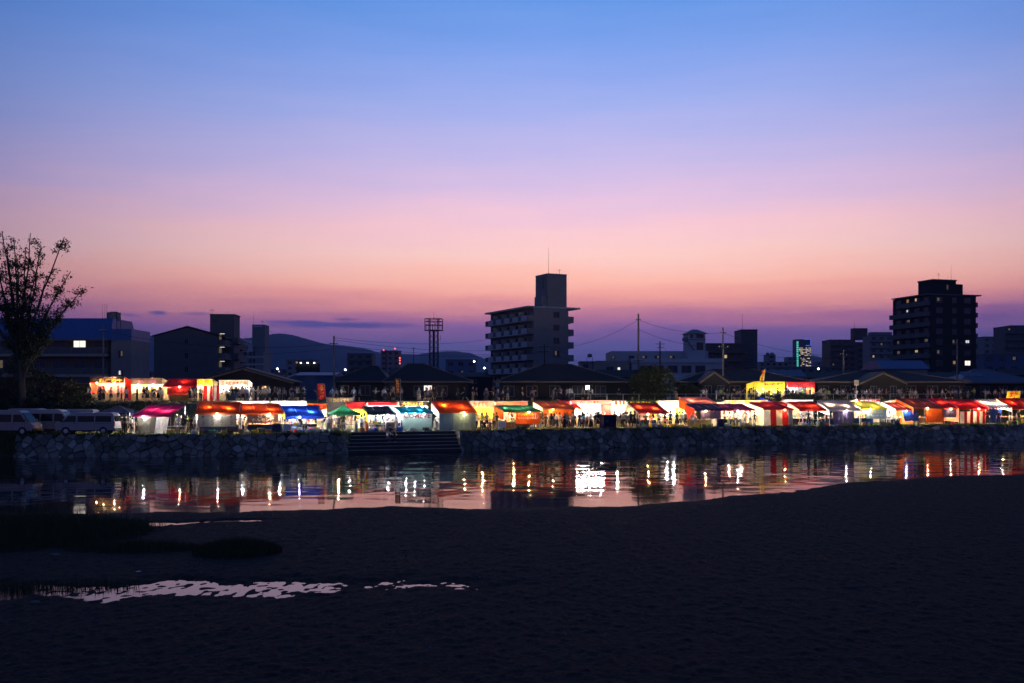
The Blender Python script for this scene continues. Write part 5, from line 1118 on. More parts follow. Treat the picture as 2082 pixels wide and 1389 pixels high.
# low roofs filling the gaps
for i, (p0, p1, yr, ye, d, c, lb) in enumerate([(930, 1012, 757, 766, 230, 'dark', 'low dark tiled roof between the wide and the broad house'), (1372, 1412, 763, 772, 200, 'blue', 'small pale blue roof beside the dark bush'), (1560, 1640, 752, 766, 210, 'blue', 'bluish roof above the yellow levee stall'), (1640, 1720, 757, 768, 215, 'dark', 'dark roof with a crossed gable right of the lit tower'), (790, 850, 749, 760, 240, 'dark', 'small dark gable peeping over the wide house'), (1690, 1790, 752, 765, 240, 'dark', 'dark low roofs below the brown slab'), (1890, 1960, 757, 770, 190, 'dark', 'dark low roof under the tall block'), (1210, 1300, 752, 766, 210, 'dark', 'dark low roof beside the dark bush'), (100, 190, 768, 780, 150, 'dark', 'dark low roof behind the big tree'), (2040, 2120, 750, 762, 250, 'dark', 'dark low roof behind the solar panels')]):
    r = bld('low_house', p0, d, 0, lb, 'house', 'low houses filling the background'); w = (p1 - p0) * d / F; box_part(r, 'wall', wallm['char' if c == 'dark' else 'grey'], .3, w - .3, .3, 7.7, 0, zl(ye, d)); MB().prism([(-.2, zl(ye, d)), (4, zl(yr, d + 4)), (8.2, zl(ye, d))], 'x', 0, w).build('roof', tile_d if c == 'dark' else bluehip, r); MB().box((w / 2, -.22, zl(ye, d) - .02), (w, .06, .14)).build('gutter', trim, r); win(r, 'y', w * .4, zl(ye, d) - 1.1, 1.2, 1., None, .3)

# --- utility poles and wires
ins_m = mat('porcelain', (.4, .4, .4), rough=.3, var=.0)
POLES = {}
def upole(key, px, d, ytop, label, arms=(), trans=False, r0=.17, lean=0.):
    x = (px - CX) * d / F; h = zat(ytop, d) - ZG; root = empty('utility_pole', (x, d, ZG), 0, label, 'utility pole', 'utility poles'); POLES[key] = (x, d, h)
    MB().tube((0, 0, -.2), (0, 0, h), r0, 8, r0 * .7).build('pole', polec if d < 200 else dkmetal, root)
    for z_, l_ in arms:
        a = MB().box((0, -.18, h - z_), (l_, .09, .09)).build('crossarm', dkmetal, root)
        for q in (-.45, -.15, .45): MB().lathe([(.03, 0), (.06, .05), (.04, .1), (.06, .15), (.02, .2)], (q * l_, -.18, h - z_ + .05), 6).build('insulator', ins_m, root)
    if trans: MB().lathe([(.30, 0), (.32, .1), (.32, .9), (.1, 1.05)], (.42, -.1, h - trans), 10).build('transformer', dkmetal, root); MB().box((.42, -.1, h - trans + 1.4), (.7, .5, .06)).build('transformer_rack', dkmetal, root)
upole('a', 679, 152, 683, 'concrete utility pole left of the hip roofed houses', ((1.2, 1.2),)); upole('b', 1298, 165, 638, 'tallest utility pole with a transformer', ((1.0, .8), (7.8, 1.6)), 10.5, .2); upole('c', 1342, 215, 694, 'small distant utility pole over the station roof', ((.6, 2.), (1.4, 1.4))); upole('d', 1470, 150, 666, 'concrete utility pole in front of the long dark house', ((.8, .9), (3.0, 1.4)))
upole('e', 785, 235, 712, 'dark utility pole before the grey slab', ((.4, 2.4),)); upole('f', 294, 210, 694, 'dark wooden pole beside the gabled block', ((1.0, 2.4), (1.9, 2.))); upole('g', 300, 205, 712, 'shorter dark pole beside the gabled block', ((.8, 1.4),)); upole('h', 210, 150, 660, 'slim pole in front of the blue roofed block', ((1.,1.0),)); upole('i', 1715, 158, 712, 'concrete pole behind the square sign', ((.8, 1.),)); upole('j', 1946, 175, 690, 'slim pole in front of the tall dark block', ((.8, 1.6),)); upole('k', 1107, 205, 700, 'dark pole in front of the pale apartment block', ((.5, 2.6), (1.5, 2.2))); upole('l', 841, 250, 706, 'thin mast left of the steel tower', ((.4, .6),), r0=.1); upole('m', 1385, 225, 727, 'short pole under the drill tower', ((.5, 1.2),))
NAMES = dict(a='concrete pole by the hip roofed houses', b='tallest transformer pole', c='station roof pole', d='pole before the long dark house', e='grey slab pole', f='wooden pole', h='blue roof pole', i='square sign pole', j='tall block pole', k='apartment block pole', m='drill tower pole')
def wire(p, q, sag, label='thin black cable strung between utility poles', rr=.022):
    p, q = Vector(p), Vector(q); pts = [p.lerp(q, t_ / 14) - Vector((0, 0, sag * 4 * (t_ / 14) * (1 - t_ / 14))) for t_ in range(15)]; mid = (p + q) / 2
    o = MB().path([a - mid for a in pts], rr, 4).build('overhead_cable', cable_m); o.location = mid; tag(o, label, 'cable', 'overhead cables')
def top(k, dz=0., dx=0.): x, y, h = POLES[k]; return (x + dx, y, ZG + h - dz)
_w = wire
def span(a, da, b_, db, sag, nm, xa=0., xb=0.): _w(top(a, da, xa), top(b_, db, xb), sag, f'{nm} cable from the {NAMES[a]} to the {NAMES[b_]}')
for dz, nm in ((.6, 'highest'), (1.3, 'middle'), (1.7, 'lowest')): span('a', dz, 'k', dz, 1.2, nm)
for a_, da, b_, db, sg, nm in [('k', .5, 'b', 1.0, 1.6, 'upper'), ('k', 1.5, 'b', 7.8, 1.2, 'middle'), ('k', 1.7, 'b', 8.2, 1.2, 'lower'), ('b', 1.0, 'd', .8, .8, 'upper'), ('b', 2.6, 'd', 3.0, .8, 'lower'), ('d', .8, 'i', .8, 1., 'upper'), ('d', 3., 'i', 1.2, .8, 'lower'), ('a', 1.2, 'h', 1., 1.4, 'long'), ('a', 2., 'f', 1., 1.2, 'dark'), ('i', .8, 'j', .8, 1., 'long'), ('b', 9.5, 'c', .6, 1., 'thin'), ('c', .6, 'm', .5, .5, 'short'), ('e', .4, 'k', 1.5, 1., 'thin')]: span(a_, da, b_, db, sg, nm)
wire(top('a', .3), at(997, 690, 230), 1., 'cable from the concrete pole to the pale apartment block')

# square sign on a post on the levee
x, y = bank(1741, 25); r = empty('square_sign', (x, y, ZL), .2, 'square beige sign on a grey post on the levee', 'sign'); h = zat(773, y) - ZL; MB().tube((0, 0, -.1), (0, 0, h), .04, 6).build('post', pipe_m, r); MB().box((0, -.05, h - .38), (.74, .03, .74)).build('sign_plate', mat('beige_plate', (.34, .30, .22), var=.1), r); MB().box((-.16, -.06, .55), (.2, .05, .5)).build('notice', cnt_w, r)
# railing along the levee crest
rail = empty('levee_railing', (20, toe(20) + 24.4, ZL), 0, 'low pale railing along the levee path', 'railing')
for i in range(26):
    xx = 8 + i * 2.2; yy = toe(xx) + 24.4; MB().tube((xx - 20, yy - toe(20) - 24.4, -.1), (xx - 20, yy - toe(20) - 24.4, .85), .035, 5).build('rail_post', pipe_m, rail)
    if i < 25: x2 = xx + 2.2; y2 = toe(x2) + 24.4; MB().tube((xx - 20, yy - toe(20) - 24.4, .83), (x2 - 20, y2 - toe(20) - 24.4, .83), .025, 5).build('rail_bar', pipe_m, rail)

# ================================================================== TREES
bark = mat('bark', (.045, .038, .032), rough=.9, var=.3, scale=6, bump=.6, bscale=18)
leafm = mat('leaves', (.05, .075, .02), rough=.6, var=.35, scale=.8, transl=.25); leafd = mat('leaves_dark', (.018, .030, .010), rough=.6, var=.35, scale=.8, transl=.2)
def leaf_mesh(C, size, rng):
    n = len(C); a = rng.normal(size=(n, 3)); a /= np.linalg.norm(a, axis=1)[:, None]; b_ = np.cross(a, rng.normal(size=(n, 3))); b_ /= np.linalg.norm(b_, axis=1)[:, None]
    s_ = (size * rng.uniform(.6, 1.3, n))[:, None]; L_ = a * s_; Wd = b_ * s_ * .42
    V_ = np.stack([C - L_, C + Wd, C + L_, C - Wd], 1).reshape(-1, 3); k = np.arange(n) * 4
    return V_, np.stack([k, k + 1, k + 2, k + 3], 1)
def tree_limbs(px, d, z0, tips, label, name='tree', leaf=.13, nl=60, tw=15, r0=.32, split=(2.5, 5.5), spread=.55, lm=None, seed=1):
    rng = np.random.default_rng(seed); rn = random.Random(seed); base = Vector(((px - CX) * d / F, d, z0)); root = empty(name, base, 0, label, 'tree')
    trunk = MB(); Cs = []
    th = split[1]; tp = Vector((rn.uniform(-.2, .2), 0, th)); trunk.path([(0, 0, -.3), (0.02, 0, .3), (.05, .02, th * .5), tp], [r0 * 1.35, r0, r0 * .85, r0 * .7], 8); limbs = MB()
    for tx, ty, dd in tips:
        end = at(tx, ty, d + dd) - base; s0 = Vector((0, 0, rn.uniform(*split))); ctrl = s0.lerp(end, .38); ctrl.z += .10 * (end - s0).length * .3; ctrl.x *= .62; ctrl.y *= .7
        pts = []; n_ = 12
        for i in range(n_ + 1):
            t_ = i / n_; p_ = s0 * (1 - t_) ** 2 + ctrl * 2 * t_ * (1 - t_) + end * t_ * t_; jj = .16 * math.sin(t_ * 3.14); pts.append(p_ + Vector((rn.uniform(-jj, jj), rn.uniform(-jj, jj), 0)))
        ln = (end - s0).length; r_ = .055 + .008 * ln; limbs.path(pts, [r_ * (1 - .85 * i / n_) + .012 for i in range(n_ + 1)], 6)
        for q in range(tw):
            t_ = rn.uniform(.28, 1.); i = min(n_ - 1, int(t_ * n_)); p_ = pts[i].lerp(pts[i + 1], t_ * n_ - i); dr = Vector((rn.gauss(0, 1), rn.gauss(0, .8), rn.uniform(.0, .9))).normalized(); l_ = rn.uniform(.5, 1.5) * (1.15 - .6 * t_) * spread * 1.8
            m1 = p_ + dr * l_ * .5 + Vector((0, 0, .06)); m2 = p_ + dr * l_ + Vector((0, 0, -.05 * l_)); limbs.path([p_, m1, m2], [.022, .015, .008], 4)
            k = int(nl * rn.uniform(.5, 1.4)); tt_ = rng.uniform(.25, 1.1, k)[:, None]; Cs.append(np.array(p_)[None] + (np.array(m2) - np.array(p_))[None] * tt_ + rng.normal(size=(k, 3)) * .24 * np.array([1, 1, .8]))
    trunk.build('trunk', bark, root, smooth=True); limbs.build('limbs', bark, root, smooth=True)
    V_, F_ = leaf_mesh(np.concatenate(Cs), leaf, rng); np_mesh('crown', V_, F_, lm or leafm, root, None, smooth=False); return root
tips = [(4, 470, 0), (28, 486, 1.5), (62, 474, -1), (84, 500, 1), (131, 482, -.5), (144, 552, 0), (168, 588, .5), (-22, 488, 1), (112, 600, -1.5), (-45, 520, -1), (-6, 548, 2), (74, 548, 2.), (34, 522, -2), (150, 610, 1.5), (-30, 570, 0), (96, 560, -2), (20, 580, 1), (-60, 600, 1), (120, 640, 0), (52, 505, .5), (14, 505, -1)]
tree_limbs(44, 105, 2.7, tips, 'tall sparse tree with upright limbs in front of the blue roofed block', leaf=.15, nl=34, tw=20, r0=.42, split=(2.2, 6.5), seed=3)
def bush(px, d, z0, rx, h, label, n=5200, leaf=.14, lm=None, seed=2, name='bush', cat='bush', group=None, ry=None):
    rng = np.random.default_rng(seed); base = Vector(((px - CX) * d / F, d, z0)); root = empty(name, base, 0, label, cat, group); stems = MB(); C = []; rn = random.Random(seed); ncl = max(14, n // 110)
    for i in range(ncl):
        a = rn.uniform(0, 6.283); rr = math.sqrt(rn.random()); zc = h * rn.uniform(.12, .93); env = math.sqrt(max(.05, 1 - ((zc / h - .42) / .62) ** 2)); c = np.array([rx * rr * env * math.cos(a), (ry or rx) * rr * env * math.sin(a), zc])
        k = n // ncl; C.append(c + rng.normal(size=(k, 3)) * np.array([.30, .30, .22]) * (.45 + h * .10)); stems.path([(c[0] * .1, c[1] * .1, -.2), tuple(c * [.5, .5, .6]), tuple(c)], [.05, .03, .012], 4)
    stems.build('stems', bark, root); V_, F_ = leaf_mesh(np.concatenate(C), leaf, rng); np_mesh('crown', V_, F_, lm or leafd, root, None, smooth=False); return root
bush(1325, 134, ZL - .05, 3.1, 4.6, 'big dark bushy tree between the broad house and the station', 16000, .13, seed=6, name='bushy_tree', cat='tree')
bush(1300, 136, ZL - .05, 1.6, 2.6, 'low dark bush at the foot of the bushy tree', 4000, .12, seed=7); bush(1400, 138, ZL - .05, 1.8, 2.2, 'low dark shrub right of the bushy tree', 4000, .12, seed=8)
SHR = [(-10, 20, 3.2, 3.4, 'round dark shrub left of the tall tree trunk'), (30, 17, 2.6, 2.6, 'dark shrub at the foot of the tall sparse tree'), (78, 19, 2.6, 2.4, 'dark shrub right of the tall tree trunk'), (118, 16, 2.4, 2.2, 'dark shrub above the roof of the high roofed van'), (150, 20, 2.2, 1.9, 'dark shrub between the tall tree and the beef stall'), (185, 17, 2.4, 1.5, 'low dark shrub above the box van'), (-50, 16, 3.4, 4.2, 'large dark shrub above the silver van'),
       (95, 24, 3.0, 3.6, 'tall dark shrub on the levee crest under the blue roofed block'), (135, 26, 2.4, 2.8, 'dark shrub on the levee crest left of the beef stall'), (20, 26, 3.4, 5.5, 'tallest dark shrub behind the tall tree trunk'), (60, 27, 3., 4.6, 'tall dark shrub behind the tall tree'), (240, 19, 2., 1.1, 'low spreading shrub behind the navy tent'), (280, 20, 2.2, 1.0, 'low spreading shrub behind the magenta awning')]
for i, (px, off, rx, h, lb) in enumerate(SHR):
    x, y = bank(px, off); z_ = float(np.interp(off, [q[0] for q in prof], [q[1] for q in prof])) - .1; bush(px, y, z_, rx, h, lb, 4200, .11, seed=20 + i, name='shrub', group='shrubs on the levee behind the vans')
for px, off, rx, h, lb in ((1615, 23, 2.2, 1., 'widest hedge bush below the red levee stall'), (1650, 23.4, 1.6, .8, 'small hedge bush at the end of the red levee stall'), (1560, 22.6, 1.8, .9, 'hedge bush below the yellow levee stall')): x, y = bank(px, off); bush(px, y, ZL - .15, rx, h, lb, 2600, .09, seed=int(px), name='hedge_bush', group='hedge bushes below the levee stalls')
# ================================================================== VANS
def van(px, off, rz, label, paint, high=0., flip=False, L_=4.9):
    x, y = bank(px, off); root = empty('parked_van', (x, y, ZB), rz, label, 'van', 'vans parked on the quay'); H_ = 1.98 + high; hl = L_ / 2
    s_ = -1 if flip else 1      # +x is the nose
    side = [(-hl, .42), (-hl - .03, .9), (-hl + .02, 1.15), (-hl + .10, H_ - .18), (-hl + .22, H_ - .04), (-hl + .5, H_), (hl - 1.75, H_), (hl - 1.35, H_ - .05), (hl - 1.1, H_ - .2), (hl - .42, 1.12), (hl - .10, .98), (hl, .78), (hl + .02, .45), (hl - .06, .30), (-hl + .06, .30)]
    yh = lambda z_: .85 if z_ < 1.0 else .85 - .11 * (z_ - 1.) / .98
    prof_ = [(p[0] * s_, p[1]) for p in side]; b = MB()
    st = [(-1., 0.), (-.94, .0), (.94, 0.), (1., 0.)]
    rings = []
    for f, _ in st:
        sh = .035 if abs(f) == 1 else 0.
        rings.append([(p[0] * (1 - sh * .6 / hl), f * yh(p[1]), p[1] - (sh if p[1] > 1 else -sh)) for p in prof_])
    b.loft(rings); b.build('body', paint, root, smooth=False)
    gl = MATS.get('van_glass') or mat('van_glass', (.008, .009, .012), rough=.12, var=.1, spec=.25); blk = MATS.get('black_plastic') or mat('black_plastic', (.015, .015, .016), rough=.5, var=.05)
    zb_, zt_ = 1.14, H_ - .30 - high * .35
    for sd in (-1, 1):
        def panel(name, pts, m, pr=.006):
            r1 = [(p[0] * s_, sd * (yh(p[1]) + pr), p[1]) for p in pts]; r0 = [(p[0] * s_, sd * (yh(p[1]) - .03), p[1]) for p in pts]; return MB().loft([r0, r1]).build(name, m, root)
        panel('side_window', [(-hl + .28, zb_), (-hl + 1.72, zb_), (-hl + 1.72, zt_), (-hl + .30, zt_)], gl); panel('side_window', [(-hl + 1.82, zb_), (hl - 1.98, zb_), (hl - 1.98, zt_), (-hl + 1.82, zt_)], gl)
        panel('front_window', [(hl - 1.84, zb_), (hl - .66, zb_), (hl - 1.12, zt_), (hl - 1.84, zt_)], gl)
        for xx in (-hl + 1.77, hl - 1.91, hl - .72): panel('door_gap', [(xx - .008, .42), (xx + .008, .42), (xx + .008, zb_ - .02), (xx - .008, zb_ - .02)], blk, .003)
        panel('door_rail', [(-hl + .4, .98), (-hl + 1.7, .98), (-hl + 1.7, 1.0), (-hl + .4, 1.0)], blk, .004); panel('door_handle', [(hl - 1.8, 1.0), (hl - 1.62, 1.0), (hl - 1.62, 1.04), (hl - 1.8, 1.04)], blk, .03)
        panel('sill', [(-hl + .1, .30), (hl - .2, .30), (hl - .2, .40), (-hl + .1, .40)], blk, .004)
        for xx in (-hl + 1.0, hl - .95):
            w = MB(); n = 18
            w.loft([[(xx * s_ + rr * math.cos(i * 2 * math.pi / n), sd * yy, .31 + rr * math.sin(i * 2 * math.pi / n)) for i in range(n)] for rr, yy in ((.27, .64), (.32, .67), (.32, .83), (.27, .862))])
            wo_ = w.build('wheel', blk, root); h = MB(); h.loft([[(xx * s_ + rr * math.cos(i * 2 * math.pi / n), sd * yy, .31 + rr * math.sin(i * 2 * math.pi / n)) for i in range(n)] for rr, yy in ((.2, .85), (.2, .868), (.06, .875))]); h.build('rim', pipe_m, wo_)
            ar = MB(); ar.loft([[(xx * s_ + rr * math.cos(i * math.pi / 10), sd * .8535, .31 + rr * math.sin(i * math.pi / 10)) for i in range(11)] + [(xx * s_ + rq * math.cos(i * math.pi / 10), sd * .8535, .31 + rq * math.sin(i * math.pi / 10)) for i in range(10, -1, -1)] for rr, rq in ((.40, .30),)] * 1 + [[(xx * s_ + .40 * math.cos(i * math.pi / 10), sd * .856, .31 + .40 * math.sin(i * math.pi / 10)) for i in range(11)] + [(xx * s_ + .30 * math.cos(i * math.pi / 10), sd * .856, .31 + .30 * math.sin(i * math.pi / 10)) for i in range(10, -1, -1)]]); ar.build('wheel_arch', blk, root)
        MB().box(((hl - .02) * s_, sd * .62, .82), (.12, .34, .18)).build('headlight', pipe_m, root); MB().box(((-hl - .0) * s_, sd * .76, .98), (.08, .12, .42)).build('tail_light', mat('tail_red', (.25, .01, .012), rough=.2, var=.0), root)
        MB().box(((hl - .62) * s_, sd * .98, 1.26), (.10, .2, .24)).build('mirror', blk, root)
    MB().loft([[((hl - .38) * s_, -.70, 1.16), ((hl - .38) * s_, .70, 1.16), ((hl - 1.06) * s_, .62, H_ - .22), ((hl - 1.06) * s_, -.62, H_ - .22)], [((hl - .36) * s_, -.70, 1.18), ((hl - .36) * s_, .70, 1.18), ((hl - 1.04) * s_, .62, H_ - .2), ((hl - 1.04) * s_, -.62, H_ - .2)]]).build('windscreen', gl, root)
    MB().box(((-hl + .05) * s_, 0, 1.42), (.12, 1.3, .5)).build('rear_window', gl, root)
    for q, nm in ((hl + .0, 'front_bumper'), (-hl - .0, 'rear_bumper')): MB().bevbox((q * s_, 0, .45), (.16, 1.68, .26), .03).build(nm, blk, root)
    return root
vw = mat('van_white', (.34, .28, .27), rough=.3, var=.05, scale=1, spec=.6); vs = mat('van_silver', (.27, .23, .22), rough=.32, metal=.3, var=.05, scale=1, spec=.6)
van(180, 2.3, .02, 'pale box van with long side windows facing the big tree', vw, flip=True, L_=5.3)
van(22, 2.0, -.06, 'silver high roofed van with rounded nose in front of the shrubs', vs, .22, L_=5.0)
van(104, 5.2, .03, 'high roofed pale van parked behind the box van', vw, .25, L_=4.9); van(150, 8.4, .02, 'pale van showing only its roof behind the high roofed one', vw, .2, True, L_=4.6); van(68, 8.6, .05, 'dull silver van hidden behind the high roofed one', vs, .28, L_=4.6)

# ================================================================== BOXES, TABLES, COOLERS
PM = {k: mat('plastic_' + k, c, rough=.45, var=.08) for k, c in dict(white=(.6, .6, .6), blue=(.03, .09, .4), navy=(.015, .03, .09), yellow=(.6, .45, .02), red=(.5, .03, .03), grey=(.2, .2, .21), black=(.02, .02, .022), orange=(.6, .12, .02), paleblue=(.3, .42, .55), green=(.03, .2, .1)).items()}
PM['card'] = mat('cardboard', (.32, .21, .11), rough=.9, var=.15); PM['wood'] = cnt_m
def slotted(root_or_obj, m):
    for q in [root_or_obj] + list(root_or_obj.children):
        if q.type == 'MESH': q.material_slots[0].link = 'OBJECT'; q.material_slots[0].material = m
def proto(name, parts):
    r = bpy.data.objects.new(name, None)
    for n_, me in parts: o = bpy.data.objects.new(n_, me); o.parent = r
    return r
def crate_parts():
    b = MB(); w, dp, h = .55, .38, .3
    for c, d in (((0, 0, .015), (w, dp, .03)),): b.box(c, d)
    for s_ in (-1, 1): b.box((s_ * (w / 2 - .012), 0, h / 2 + .02), (.024, dp, h - .02)); b.box((0, s_ * (dp / 2 - .012), h / 2 + .02), (w - .05, .024, h - .02))
    r = MB()
    for s_ in (-1, 1): r.box((0, s_ * (dp / 2 + .005), h - .02), (w + .03, .03, .04)); r.box((s_ * (w / 2 + .005), 0, h - .02), (.03, dp, .04))
    return [('tub', b.mesh('tub', PM['blue'])), ('rim', r.mesh('rim', PM['blue']))]
PROTO = {
    'crate': crate_parts(),
    'cool_box': [('tub', MB().bevbox((0, 0, .2), (.62, .4, .4), .03).mesh('tub', PM['white'])), ('lid', MB().bevbox((0, 0, .435), (.65, .43, .07), .02).mesh('lid', PM['white'])), ('handle', MB().box((0, -.225, .33), (.3, .03, .04)).mesh('handle', PM['grey']))],
    'bucket': [('pail', MB().lathe([(.10, 0), (.15, .01), (.19, .34), (.2, .35), (.17, .35), (.13, .05), (.02, .04)], n=12).mesh('pail', PM['white'])), ('handle', MB().path([(-.19, 0, .34), (-.14, -.04, .42), (0, -.05, .45), (.14, -.04, .42), (.19, 0, .34)], .01, 4).mesh('handle', PM['grey']))],
    'carton': [('box', MB().box((0, 0, .18), (.45, .34, .36)).mesh('box', PM['card'])), ('flap', MB().add([(-.22, -.17, .36), (.22, -.17, .36), (.22, -.30, .40), (-.22, -.30, .40), (-.22, -.17, .368), (.22, -.17, .368), (.22, -.30, .408), (-.22, -.30, .408)], [(0, 1, 2, 3), (7, 6, 5, 4), (0, 4, 5, 1), (2, 6, 7, 3), (0, 3, 7, 4), (1, 5, 6, 2)]).mesh('flap', PM['card']))],
    'water_can': [('tank', MB().bevbox((0, 0, .19), (.32, .24, .38), .05).mesh('tank', PM['white'])), ('cap', MB().lathe([(.04, .37), (.04, .43), (.02, .44)], (.08, 0, 0), 8).mesh('cap', PM['red'])), ('grip', MB().path([(-.12, 0, .37), (-.1, 0, .45), (.0, 0, .45), (.02, 0, .37)], .018, 5).mesh('grip', PM['white']))],
    'gas_cylinder': [('tank', MB().lathe([(.12, .0), (.15, .04), (.15, .72), (.11, .84), (.05, .88)], n=12).mesh('tank', PM['grey'])), ('collar', MB().lathe([(.10, .86), (.10, 1.0), (.085, 1.0), (.085, .86)], n=10).mesh('collar', PM['grey'])), ('valve', MB().box((0, 0, .94), (.06, .09, .12)).mesh('valve', PM['black']))],
    'folding_table': [('table_top', MB().box((0, 0, .70), (1.7, .6, .04)).mesh('table_top', PM['white']))] + [('leg', MB().tube((sx * .75, sy * .24, 0), (sx * .68, sy * .24, .69), .018, 5).mesh('leg', pipe_m)) for sx in (-1, 1) for sy in (-1, 1)],
    'stool': [('seat', MB().lathe([(.02, .42), (.16, .42), (.17, .45), (.16, .48), (.02, .48)], n=12).mesh('seat', PM['blue']))] + [('leg', MB().tube((.13 * math.cos(a), .13 * math.sin(a), .42), (.19 * math.cos(a), .19 * math.sin(a), 0), .014, 5).mesh('leg', pipe_m)) for a in (.8, 2.36, 3.93, 5.5)],
    'freezer': [('cabinet', MB().bevbox((0, 0, .42), (.75, .6, .80), .03).mesh('cabinet', PM['white'])), ('lid', MB().bevbox((0, 0, .86), (.78, .63, .08), .02).mesh('lid', PM['grey'])), ('grille', MB().box((.2, -.302, .15), (.25, .01, .14)).mesh('grille', PM['black']))],
}
def bag_mesh(seed):
    rn = random.Random(seed); rings = []
    for f, r_ in ((0, .13), (.04, .21), (.14, .25), (.25, .2), (.33, .09), (.36, .035), (.42, .07)):
        rings.append([(r_ * math.cos(i * math.pi / 6) * rn.uniform(.82, 1.18), r_ * math.sin(i * math.pi / 6) * rn.uniform(.82, 1.18), f + rn.uniform(-.015, .015)) for i in range(12)])
    return MB().loft(rings).mesh('sack', mat('poly_bag', (.55, .54, .55), rough=.4, var=.15, scale=8, transl=.3), smooth=True)
PROTO['plastic_bag'] = [('sack', bag_mesh(4)), ('knot', MB().lathe([(.045, .35), (.06, .365), (.045, .38)], n=8).mesh('knot', PM['white']))]
NOUN = {'crate': 'plastic crate', 'cool_box': 'cool box', 'bucket': 'bucket', 'carton': 'cardboard carton', 'water_can': 'water can', 'gas_cylinder': 'gas cylinder', 'folding_table': 'folding table', 'stool': 'round stool', 'freezer': 'chest freezer', 'plastic_bag': 'tied rubbish bag'}
def near_phrase(px, y, zb=ZB):
    best = min((s_ for s_ in STALLS if (s_[3] < 3) == (zb < 3)), key=lambda s_: abs(s_[0] - px) + 2.5 * abs(s_[2] - y)); return best[1]
def prop(kind, px, off, color, extra='', z=0., rz=None, sc=1., where=None):
    x, y = bank(px, off); rz = rnd_p.uniform(-.4, .4) + tang(x) if rz is None else rz
    r = empty(kind, (x, y, ZB + z), rz, f"{(color + ' ') if color not in ('card', 'wood') else ''}{NOUN[kind]}{extra} {where or near_phrase(px, y)}", NOUN[kind].split()[-1] if kind != 'cool_box' else 'cool box', 'goods standing about the stalls'); r.scale = (sc, sc, sc)
    for n_, me in PROTO[kind]:
        o = put(n_, me, r)
        if kind not in ('plastic_bag',) and n_ not in ('leg', 'valve', 'grille', 'handle', 'cap') : o.material_slots[0].link = 'OBJECT'; o.material_slots[0].material = PM[color]
    return r
rnd_p = random.Random(17)
for kd, px, off, c in [('water_can', 393, 1.9, 'white'), ('water_can', 398, 1.9, 'white'), ('bucket', 411, 2.0, 'red'), ('crate', 436, 2.0, 'blue'), ('crate', 420, 2.1, 'black'), ('cool_box', 468, 2.0, 'black'), ('carton', 455, 2.1, 'card'), ('plastic_bag', 502, 2.0, 'white'), ('crate', 519, 1.9, 'yellow'), ('crate', 546, 1.9, 'orange'), ('cool_box', 531, 2.1, 'black'), ('freezer', 562, 2.1, 'navy'), ('plastic_bag', 571, 2.0, 'white'), ('carton', 491, 2.2, 'card'),
     ('freezer', 580, 1.9, 'white'), ('folding_table', 604, 2.2, 'grey'), ('stool', 617, 1.9, 'grey'), ('plastic_bag', 634, 1.8, 'white'), ('plastic_bag', 640, 1.9, 'white'), ('plastic_bag', 646, 1.7, 'white'), ('plastic_bag', 628, 1.9, 'yellow'), ('bucket', 659, 2.0, 'white'), ('cool_box', 683, 1.8, 'grey'), ('bucket', 671, 1.8, 'paleblue'), ('folding_table', 700, 2.6, 'black'), ('gas_cylinder', 724, 2.6, 'grey'), ('plastic_bag', 706, 1.9, 'white'), ('carton', 735, 2.6, 'card'),
     ('gas_cylinder', 746, 2.9, 'orange'), ('plastic_bag', 752, 2.8, 'white'), ('folding_table', 765, 3.0, 'white'), ('crate', 763, 2.8, 'blue'), ('freezer', 792, 2.8, 'grey'), ('stool', 777, 2.8, 'grey'), ('cool_box', 813, 2.7, 'blue'), ('crate', 840, 2.9, 'grey'), ('crate', 866, 2.9, 'black'), ('bucket', 885, 2.7, 'grey'),
     ('freezer', 1020, 2.0, 'white'), ('crate', 1050, 1.9, 'navy'), ('plastic_bag', 1047, 1.8, 'white'), ('water_can', 1081, 1.9, 'white'), ('crate', 1064, 1.9, 'black'), ('folding_table', 1033, 2.2, 'wood'), ('folding_table', 1315, 1.9, 'black'), ('folding_table', 1350, 2.1, 'white'), ('crate', 1341, 1.8, 'blue'), ('cool_box', 1330, 1.8, 'paleblue'), ('carton', 1365, 2.0, 'yellow'), ('carton', 1372, 2.2, 'card'), ('crate', 1310, 1.7, 'white'),
     ('folding_table', 1412, 1.8, 'wood'), ('freezer', 1464, 1.7, 'navy'), ('freezer', 1458, 2.1, 'white'), ('crate', 1440, 1.9, 'green'), ('crate', 1430, 1.9, 'black'), ('bucket', 1476, 1.8, 'paleblue'), ('plastic_bag', 1482, 1.8, 'grey'), ('carton', 1519, 1.8, 'card'), ('water_can', 1532, 1.8, 'white'), ('folding_table', 1500, 2.2, 'black'), ('cool_box', 1508, 1.9, 'white'), ('plastic_bag', 1633, 1.7, 'white'), ('plastic_bag', 1638, 1.9, 'white'), ('cool_box', 1666, 1.7, 'paleblue'), ('folding_table', 1655, 2.3, 'wood'), ('carton', 1668, 2.0, 'yellow'), ('crate', 1680, 1.6, 'red'), ('cool_box', 1672, 1.5, 'navy'),
     ('crate', 1772, 1.8, 'navy'), ('crate', 1793, 1.8, 'grey'), ('carton', 1755, 1.9, 'card'), ('folding_table', 1815, 1.9, 'white'), ('crate', 1806, 1.7, 'black'), ('cool_box', 1823, 1.7, 'navy'), ('carton', 1865, 1.5, 'card'), ('crate', 1936, 1.8, 'red'), ('bucket', 1930, 1.6, 'navy'), ('carton', 2052, 1.9, 'card'), ('crate', 2062, 1.7, 'black'), ('folding_table', 2066, 2.4, 'wood'), ('carton', 253, 4.6, 'card'), ('crate', 246, 4.4, 'yellow'), ('cool_box', 347, 2.0, 'yellow'), ('folding_table', 357, 2.8, 'white'), ('crate', 430, 3.6, 'green'), ('bucket', 600, 2.6, 'red')]:
